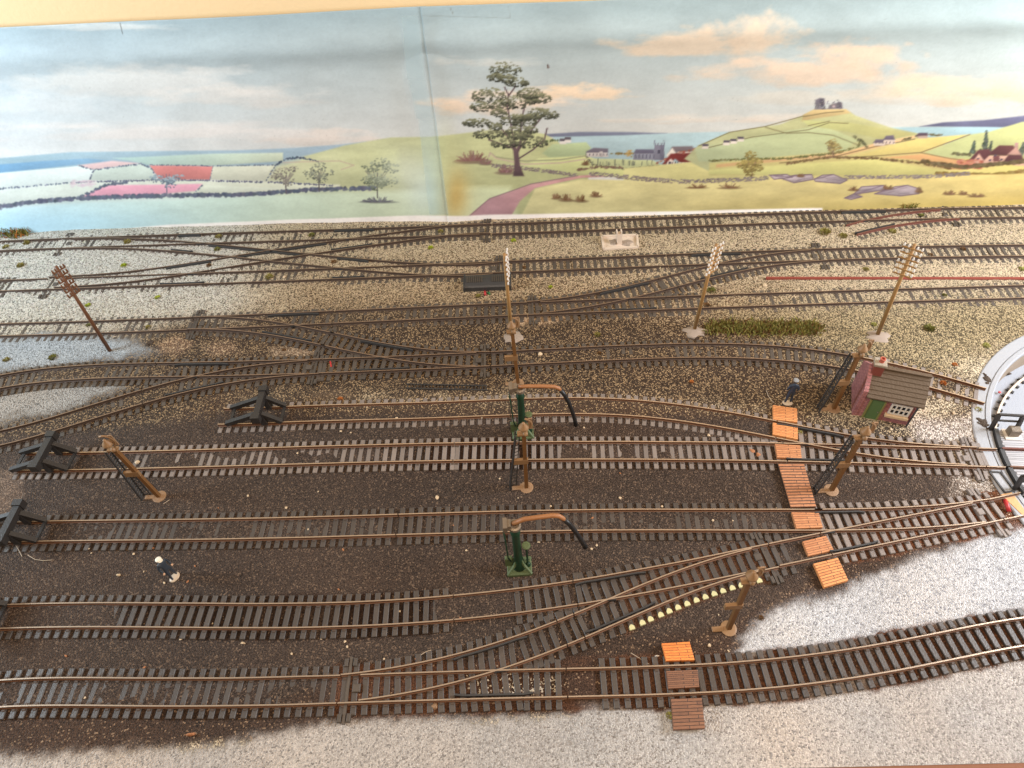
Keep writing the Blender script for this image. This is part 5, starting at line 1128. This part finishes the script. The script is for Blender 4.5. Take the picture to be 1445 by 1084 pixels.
mb.build('plate', M['whitepl'], wp)
pb = G(874, 343.5, .015); pt = V(873.5, 329, pb.y); mb = MB(); mb.beam(pb, pt, .05, .05)
mb.build('post', M['whitepl'], wp); mb = MB()
for s in (-1, 1): MB().beam(pt + Vector((s * .022, -.0, 0)), pt + Vector((s * .022, 0, .03)), .012, .05).build('fork_prong', M['whitepl'], wp)
mb = MB(); mb.blob(G(866, 342, .018), .05, .045, .014, 10, 5, .35); mb.blob(G(884, 343, .018), .06, .05, .014, 10, 5, .35); mb.build('gravel_fill', M['putty'], wp)
a, b2 = G(1081, 393, .02), G(1500, 393.5, .02); tag(MB().beam(a, b2, .026, .022).build('red_strip', M['red']), 'long straight red-brown painted strip lying on the ballast at the right', 'painted strip')
# loose ladder lying in the dirt
a, b2 = G(573, 545, .02), G(688, 547.5, .02); mb = MB(); w = Vector((0, .024, 0))
for s in (-1, 1): mb.beam(a + w * s, b2 + w * s, .009, .009)
for k in range(24): e = a + (b2 - a) * (k + .5) / 24; mb.beam(e - w, e + w, .006, .006)
tag(mb.build('loose_ladder', M['black']), 'black ladder lying flat in the dirt behind the copper railed siding', 'ladder')
tag(MB().beam(G(466, 510, .032), G(467.5, 518, .02), .012, .008).build('marker_chip', M['redwire']), 'small red and white chip leaning inside the dark points', 'chip')
AMB = .23
EXPO = 0.05
LIGHTS = [
    ('window_left', (-9.8, 3.2, 3.4), (-1, 4.2, 0), 2.6, 2.2, 960, (.72, .88, 1.0)),
    ('window_right', (8.0, 2.4, 3.6), (3.6, 2.2, 0), 3.0, 2.6, 980, (.90, .94, 1.0)),
    ('room_bounce', (0.5, -1.0, 7.5), (0.3, 4.2, 0), 5, 4, 580, (1.0, .77, .55)),
]
# ---------------------------------------------------------------- people
def skin_figure(name, joints, bones, mm, par, root=0, sub=2):
    me = bpy.data.meshes.new(name); me.from_pydata([j[0] for j in joints], bones, []); o = bpy.data.objects.new(name, me); C.objects.link(o)
    md = o.modifiers.new('skin', 'SKIN'); md.use_smooth_shade = True
    for v, j in zip(me.skin_vertices[0].data, joints): v.radius = (j[1], j[2] if len(j) > 2 else j[1])
    me.skin_vertices[0].data[root].use_root = True
    s = o.modifiers.new('sub', 'SUBSURF'); s.levels = sub; s.render_levels = sub
    dg = bpy.context.evaluated_depsgraph_get(); ev = o.evaluated_get(dg); m2 = bpy.data.meshes.new_from_object(ev); o.modifiers.clear(); o.data = m2; bpy.data.meshes.remove(me)
    m2.materials.clear()
    for x in mm: m2.materials.append(x)
    for p in m2.polygons: p.use_smooth = True
    o.parent = par; return o
def person(pos, face, label, suit, capm, lean=.0, arms='down', tilt=0.0):
    t = thing('person', pos, label, 'person', 'painted model people'); t.rotation_euler = (tilt, 0, face)   # faces -y before rotation
    z = lambda v: v * .25 + .012; t.scale = (1.1, 1.1, 1.08)
    J = [((0, 0, z(.50)), .020, .015), ((0, .002, z(.62)), .019, .014), ((0, .004, z(.74)), .022, .016), ((0, .002, z(.82)), .014, .012), ((0, -.001, z(.865)), .0085),
         ((-.012, 0, z(.46)), .0125), ((-.016, -.006, z(.27)), .0095), ((-.018, .001, z(.045)), .007), ((-.020, -.013, z(.025)), .006),
         ((.012, 0, z(.46)), .0125), ((.017, .004, z(.27)), .0095), ((.020, .008, z(.045)), .007), ((.023, -.006, z(.025)), .006)]
    Bn = [(0, 1), (1, 2), (2, 3), (3, 4), (0, 5), (5, 6), (6, 7), (7, 8), (0, 9), (9, 10), (10, 11), (11, 12)]
    for s in (-1, 1):
        n = len(J); el = (s * .036, .006, z(.63)); ha = (s * .034, -.010, z(.50))
        if arms == 'bent' : ha = (s * .020, -.030, z(.60))
        J += [((s * .024, .003, z(.785)), .0095), (el, .0078), (ha, .0058)]; Bn += [(2, n), (n, n + 1), (n + 1, n + 2)]
    body = skin_figure('body', J, Bn, [suit], t)
    for s in (-1, 1):
        ha = Vector((s * .034, -.010, z(.50))) if arms != 'bent' else Vector((s * .020, -.030, z(.60)))
        hd = Vector((0, -.35, -.94)) if arms != 'bent' else Vector((-s * .5, -.8, .0)); sd = Vector((1, 0, 0)) if arms != 'bent' else Vector((0, 0, 1)); c = ha + hd * .006; mb = MB(); mb.blob(c, .0055, .005, .0065, 8, 6)
        for k, L_ in enumerate((.008, .0095, .009, .007)):
            b0 = c + sd * (k - 1.5) * .0026 + hd * .004; mb.tube([b0, b0 + hd * L_ * .55, b0 + hd * L_ * .9 + Vector((0, .002, 0))], [.0015, .0014, .001], 5)
        mb.tube([c + sd * s * .004, c + sd * s * .0075 + hd * .004, c + sd * s * .0065 + hd * .008], [.0018, .0016, .0011], 5)
        o = bpy.data.objects.new('hand', mb.mesh('hand', M['skin'], None, True)); C.objects.link(o); o.parent = body
    hc = Vector((0, -.004, z(.93))); mb = MB(); mb.blob(hc, .0135, .0155, .0178, 14, 10); mb.blob(hc + Vector((0, -.0158, -.002)), .0022, .0035, .0034, 6, 5)
    for s in (-1, 1): mb.blob(hc + Vector((s * .0135, .001, -.001)), .002, .0035, .0045, 6, 5)
    h = bpy.data.objects.new('head', mb.mesh('head', M['skin'], None, True)); C.objects.link(h); h.parent = t
    mb = MB()
    for s in (-1, 1): mb.blob(hc + Vector((s * .0048, -.0143, .002)), .0016, .0012, .0012, 6, 4)
    mb.beam(hc + Vector((-.004, -.0145, -.008)), hc + Vector((.004, -.0145, -.008)), .0012, .0012)
    o = bpy.data.objects.new('face_details', mb.mesh('face_details', M['hair'])); C.objects.link(o); o.parent = h
    mb = MB(); mb.blob(hc + Vector((0, .003, .002)), .0145, .0145, .0165, 12, 8); o = bpy.data.objects.new('hair', mb.mesh('hair', M['hair'], None, True)); C.objects.link(o); o.parent = h; o.location = (0, .0012, 0)
    mb = MB(); mb.lathe(hc + Vector((0, .001, .007)), [(.0155, 0), (.019, .004), (.0185, .009), (.012, .0125), (.003, .0135)], 16); mb.prism([hc + Vector((math.sin(a) * .0165, -math.cos(a) * .0165 - (.010 if abs(a) < 1 else 0), .007)) for a in np.linspace(-1.3, 1.3, 9)], (0, 0, .0022))
    o = bpy.data.objects.new('cap', mb.mesh('cap', capm, None, False)); C.objects.link(o); o.parent = h
    mb = MB(); mb.blob(Vector((0, .0, .004)), .038, .028, .007, 16, 6, .05); o = bpy.data.objects.new('base', mb.mesh('base', M['figbase'], None, True)); C.objects.link(o); o.parent = t
    return t
person(on(1111, 569), math.radians(168), 'man in blue overalls and grey cap standing above the topmost crossing board', M['navy'], M['capgrey'])
person(on(247, 815), math.radians(62), 'man in dark suit and off white cap standing on the dark dirt', M['charcoal'], M['capwhite'])

# ---------------------------------------------------------------- tufts and bushes
def tuft_mesh(n, seed, spread, hgt, w=.010):
    r = random.Random(seed); mb = MB()
    for i in range(n):
        a = r.uniform(0, 6.28); q = math.sqrt(r.random()) * spread; x, y = q * math.cos(a), q * math.sin(a); h = hgt * r.uniform(.35, 1) * (1.1 - .6 * (q / spread) ** 2)
        l = r.uniform(.2, .9); da = a + r.uniform(-1, 1); tx, ty = x + math.cos(da) * h * l, y + math.sin(da) * h * l; b = r.uniform(0, 3.14); wx, wy = math.cos(b) * w * r.uniform(.5, 1.2), math.sin(b) * w * r.uniform(.5, 1.2)
        z0 = r.uniform(-.005, h * .5)
        mb.add([(x - wx, y - wy, z0), (x + wx, y + wy, z0), (tx + wx * .3, ty + wy * .3, z0 + h * .7), (tx - wx * .3, ty - wy * .3, z0 + h * .62)], [(0, 1, 2, 3)])
    return mb
TMESH = {k: [tuft_mesh(130, 40 + i, .05, .05).mesh('moss_tuft', TM[k]) for i in range(2)] for k in TM}
TUF = [  # px, py, kind, width px, label
 (38,343,'olive',9,'dark olive moss tuft between the rails at the far back left'), (8,349,'olive',8,'grey olive moss tuft between the rails at the left edge'),
 (29,375,'olive',9,'pale olive moss tuft left of the leaning telegraph pole top'), (175,375,'bright',8,'lime green moss tuft with a dark twig behind the left crossover'),
 (180,342,'olive',9,'olive moss tuft between the rails of the back left points'), (124,431,'bright',7,'lime moss tuft just right of the leaning telegraph pole'),
 (222,420,'bright',7,'lime moss tuft alone on ballast below the short dark check rail'), (125,459,'green',6,'green moss tuft between the rails touching the leaning telegraph pole'),
 (209,462,'olive',7,'yellow olive moss tuft between the rails right of the leaning telegraph pole'), (295,375,'brown',7,'brown moss tuft at the left tip of the scissors crossing'),
 (74,505,'green',10,'largest green moss tuft on the pale patch at the left'), (9,508,'olive',8,'grey green moss tuft on the pale patch at the left edge'),
 (308,334,'olive',8,'olive moss tuft between the rails behind the scissors crossing'), (307,352,'green',8,'green moss tuft in the left opening of the scissors crossing'),
 (440,332,'green',8,'green moss tuft between the rails at the points below the backdrop'), (471,370,'brown',7,'brown moss tuft in the right opening of the scissors crossing'),
 (380,391,'olive',10,'olive moss tuft beside a white pebble between the rails'), (622,327,'olive',7,'olive moss tuft between the rails near the taped joint'),
 (608,350,'bright',7,'lime moss tuft on ballast behind the black ribbed box'), (724.6,340,'bright',7,'yellow green moss tuft behind the central telegraph pole top'),
 (777,405.5,'bright',6,'yellow green moss tuft on ballast right of the black ribbed box'), (674.7,418,'olive',7,'olive moss tuft below the black ribbed box'),
 (740,378,'brown',6,'brown moss tuft between the rails right of the central telegraph pole'), (713,435,'brown',5,'brown moss tuft between the rails touching the central telegraph pole'),
 (843,472.7,'olive',8,'faded olive moss tuft on the brown ballast left of the putty lump'), (1004,411,'green',12,'dark green moss tuft right of the pole with white insulators'),
 (997,431,'brown',9,'blackish brown moss tuft touching the pole with white insulators'), (1164,328.5,'olive',14,'wide yellow olive moss tuft at the end of the red stub rails'),
 (1190,333.5,'olive',10,'smaller yellow olive moss tuft beside the red stub rail end'), (1299.7,304.5,'green',7,'dark green moss tuft between the rear rails at the right'),
 (1259,327,'olive',10,'olive moss tuft below the red stub rails'), (1222,380.5,'olive',8,'olive moss tuft just above the red painted strip'),
 (1442,380,'pale',8,'pale green moss tuft cut by the right edge'), (1311,464,'green',13,'green moss tuft with a brown foot on the greenish ballast at the right'),
 (1333,417,'green',6,'green moss tuft between the rails below the red painted strip'), (1313,360,'brown',6,'dark brown moss tuft between the rails right of the tall pole top'),
 (1358,352,'brown',8,'brown moss tuft between the rails at the upper right'), (1233,458,'pale',7,'pale moss tuft behind the putty foot of the right telegraph pole'),
 (1392,488,'pale',9,'pale yellow moss tuft outside the turntable rim'), (1347.4,515,'orange',7,'orange moss tuft between the brick hut and the turntable rim'),
 (1330.8,541,'orange',8,'orange moss tuft between the rails behind the brick hut'), (1380.6,579,'pale',9,'yellow green moss tuft growing on the turntable rim'),
 (975.8,539,'orange',6,'orange moss tuft alone on the speckled dark ballast'), (1129,611,'pale',7,'pale green moss tuft beside an orange crossing board'),
 (945,1010,'pale',10,'pale green moss tuft beside the lowest dark crossing board'), (480.6,563.5,'orange',7,'orange moss tuft right of the lone buffer stop'),
 (846,498.5,'brown',6,'brown moss tuft between the rails behind the rear water crane hose'), (401,494,'brown',5,'brown moss tuft beside the slanting track in the dark yard'),
 (1074,872,'brown',7,'small blackish moss tuft on the pale grey board'), (519,493,'brown',5,'rusty brown moss tuft at the frog of the dark points'),
]
for x, y, k, wpx, lb in TUF:
    p = on(x, y); sc = wpx / (FP / (p.y * ct + (CH - p.z) * st)) / .10
    o = bpy.data.objects.new('moss_tuft', random.choice(TMESH[k])); C.objects.link(o); o.location = p; o.scale = (sc, sc, sc * random.uniform(.75, 1.0)); o.rotation_euler = (0, 0, random.uniform(0, 6.28)); tag(o, lb, 'moss tuft', 'moss tufts')
# grass strip, foot of the backdrop bushes
def strip(px0, px1, py0, py1, n, cols, name, label, cat, hgt):
    mb = MB(); r = random.Random(5)
    for i in range(n):
        p = on(px0 + (px1 - px0) * r.random(), py0 + (py1 - py0) * (.5 + .32 * r.gauss(0, .62))) if i % 7 == 0 or i == 0 else p
        q = p + Vector((r.gauss(0, .03), r.gauss(0, .025), 0)); h = hgt * r.uniform(.4, 1); b = r.uniform(0, 3.14); w = .008; d = Vector((r.gauss(0, .4), r.gauss(0, .4), 1)) * h; s = Vector((math.cos(b) * w, math.sin(b) * w, 0))
        mb.add([q - s, q + s, q + d + s * .3, q + d - s * .3], [(0, 1, 2, 3)], r.choice((0, 0, 1, 1, 2)))
    return tag(mb.build(name, cols), label, cat)
strip(1000, 1157, 453, 474, 2300, [TM['olive'], TM['green'], TM['brown']], 'grass_strip', 'long strip of scrubby green grass on the ballast in front of a track', 'grass strip', .045)
strip(-6, 40, 320, 334, 900, [TM['olive'], TM['green'], TM['orange']], 'dry_bush', 'dry brown and green bush in the back left corner', 'bush', .10)
strip(1270, 1288, 287, 292, 420, [TM['green'], TM['olive'], TM['olive']], 'dark_bush', 'small dark green bush at the foot of the right backdrop', 'bush', .075)

# ---------------------------------------------------------------- crumbs, pebbles, fibres
def crumb(px, py, size, mm, name, label, cat, group=None, el=1.0, z=None):
    p = on(px, py) if z is None else G(px, py, z); s = .8 * size / (FP / (p.y * ct + (CH - p.z) * st)) / 2; mb = MB(); mb.blob(p + Vector((0, 0, s * .3)), s, s * el, s * .6, 8, 6, .3); 
    if name == 'dirt_lump':
        mb = MB(); r9 = random.Random(int(px))
        for k in range(46):
            dx, dy = r9.gauss(0, s * .55), r9.gauss(0, s * .55 * el); mb.blob(p + Vector((dx, dy, .001)), r9.uniform(.006, .016), r9.uniform(.006, .014), r9.uniform(.003, .008), 6, 4, .3)
    o = mb.build(name, mm); tag(o, label, cat, group); return o
crumb(194, 653, 8, M['crumbw'], 'pebble', 'largest white pebble lying between the rails beside the left yard lamp', 'pebble')
crumb(401, 391.5, 6, M['crumbw'], 'pebble', 'white pebble between the rails beside an olive moss tuft', 'pebble')
crumb(168, 812, 8, M['crumbw'], 'crumb', 'curled white crumb on the dirt left of the man in dark suit', 'crumb', el=.5)
crumb(617, 702, 6, M['crumbw'], 'crumb', 'elongated white crumb on the dirt left of the central yard lamp', 'crumb', el=1.4)
crumb(927, 926, 8, M['insul'], 'crumb', 'flat white chip left of the brightest crossing board', 'crumb', el=.5)
crumb(1118, 926, 5, M['insul'], 'pebble', 'tiny white pebble at the sleeper ends of the clean curved track', 'pebble')
crumb(613, 997, 10, M['tanpale'], 'crumb', 'tan crumb between the sleepers at the front points', 'crumb')
crumb(343, 908, 9, M['crumbw'], 'crumb', 'pale splinter on the dirt behind the front track', 'crumb', el=.4)
crumb(377, 868, 7, M['putty'], 'pebble', 'grey pebble between the rails of the second track', 'pebble')
crumb(762, 500, 8, M['crumbw'], 'pebble', 'cream pebble between the rails right of the middle lamp bracket', 'pebble')
crumb(1079, 403, 7, M['crumbw'], 'pebble', 'cream pebble just below the end of the red painted strip', 'pebble')
crumb(1000, 614.5, 5, M['crumbw'], 'pebble', 'small white pebble between the two curved tracks left of the crossing', 'pebble')
crumb(1061, 637, 9, M['crumbo'], 'crumb', 'rusty crumb between the rails left of the long crossing', 'crumb')
crumb(1070, 642, 8, M['crumbo'], 'crumb', 'second rusty crumb between the rails nearer the long crossing', 'crumb')
crumb(270, 1037, 16, M['crumbo'], 'crumb', 'rust coloured scrap at the edge of the pale front strip', 'crumb', el=.35)
crumb(1346, 584, 5, M['crumbw'], 'crumb', 'cream crumb on ballast right of the brick hut', 'crumb')
crumb(1257, 606, 5, M['crumbw'], 'crumb', 'yellowish crumb in front of the brick hut window', 'crumb')
crumb(1410, 554, 5, M['redwire'], 'chip', 'round red chip on the turntable pit floor', 'chip', z=-.20)
crumb(211, 484, 9, M['dirt'], 'dirt_lump', 'dark dirt lump beside the pale patch at the left', 'dirt lump')
crumb(1393, 535, 9, M['dirt'], 'dirt_lump', 'dark dirt spot on top of the turntable rim', 'dirt lump', z=.02, el=1.6)
crumb(1387, 596, 10, M['dirt'], 'dirt_lump', 'dark dirt streak on the turntable rim below the moss tuft', 'dirt lump', z=.02, el=2.2)
crumb(1421, 526, 9, M['dirt'], 'dirt_lump', 'dark dirt heap in the corner of the turntable pit', 'dirt lump', z=-.20)
rr_ = random.Random(3); CR = [MB().blob((0, 0, .004), .010, .008, .005, 7, 5, .35).mesh('crumb', M['crumbw']) for _ in range(3)] + [MB().blob((0, 0, .004), .012, .006, .004, 7, 5, .35).mesh('crumb', M['crumbo'])]
spots = [(125,775),(216,774),(189,782),(203,807),(275,799),(232,823),(265,821),(300,880),(129,781),(108,890),(93,926),(204,942),(256,902),(435,747),(484,776),(478,832),(545,893),(454,901),(487,906),(490,913),(412,923),(542,930),(560,930),(588,930),(650,873),(564,863),(590,767),(658,777),(731,703),(777,715),(842,770),(835,775),(875,703),(640,742),(836,731),(705,676),(518,575),(481,609),(495,611),(824,604),(768,605),(780,660),(875,668),(934,715),(1006,735),(1096,717),(1034,735),(404,717),(308,717),(449,694),(277,668),(165,662),(1001,911),(1028,919),(1014,868),(760,765),(560,590),(680,590),(350,700),(420,640),(300,960),(120,985)]
for x, y in spots:
    p = on(x, y); o = bpy.data.objects.new('crumb', rr_.choice(CR)); C.objects.link(o); s = rr_.uniform(.5, 1.15); o.location = p; o.scale = (s, s, s); o.rotation_euler = (0, 0, rr_.uniform(0, 6.3)); tag(o, 'tiny pale crumb lying on the dark yard dirt', 'crumb', 'tiny pale crumbs on the dirt')
def fibre(pts, label):
    q = [on(*p) + Vector((0, 0, .008)) for p in pts]; return tag(MB().tube(q, .0022, 4).build('fibre', M['hairfibre']), label, 'fibre')
fibre([(18,762),(25,773),(32,786)], 'straight pale fibre below the buffer stop at the left edge')
fibre([(40,784),(50,790),(62,792),(74,791)], 'curved pale fibre on the dirt near the left edge')
fibre([(890,922),(903,930),(916,938)], 'pale fibre lying over the front track left of the short crossing')
fibre([(231,712),(240,706)], 'short pale fibre beside the left yard lamp foot')
fibre([(594,925),(602,920),(609,918)], 'pale fibre at the front points')
fibre([(1081,552),(1084,560),(1089,567),(1092,569)], 'curled pale fibre left of the man in blue overalls')

# ---------------------------------------------------------------- light, camera, world
w = bpy.data.worlds.new('World'); S.world = w; w.use_nodes = True; bg = w.node_tree.nodes['Background']; bg.inputs[0].default_value = (1.0, .86, .72, 1); bg.inputs[1].default_value = AMB
def area(name, loc, target, sx, sy, power, col):
    l = bpy.data.lights.new(name, 'AREA'); l.shape = 'RECTANGLE'; l.size = sx; l.size_y = sy; l.energy = power; l.color = col; o = bpy.data.objects.new(name, l); C.objects.link(o)
    o.location = loc; o.rotation_euler = (Vector(target) - Vector(loc)).to_track_quat('-Z', 'Y').to_euler(); return o
for a in LIGHTS: area(*a)
cam = bpy.data.cameras.new('Camera'); cam.sensor_width = 36; cam.lens = FP / 1445 * 36; cam.clip_start = .05; cam.dof.use_dof = True; cam.dof.focus_distance = 5.0; cam.dof.aperture_fstop = 2.4; cam.clip_end = 200
co = bpy.data.objects.new('Camera', cam); C.objects.link(co); S.camera = co
R0 = Vector((1, 0, 0)); U0 = Vector((0, st, ct)); fw = Vector((0, ct, -st)); Xc = R0 * cr + U0 * sr; Yc = -R0 * sr + U0 * cr
mt = Matrix((Xc, Yc, -fw)).transposed().to_4x4(); mt.translation = Vector((0, 0, CH)); co.matrix_world = mt
S.view_settings.view_transform = 'Standard'; S.view_settings.look = 'None'; S.view_settings.exposure = EXPO; S.view_settings.gamma = 1
S.render.engine = 'CYCLES'
print('sleepers', NSL[0], 'objects', len(C.objects))
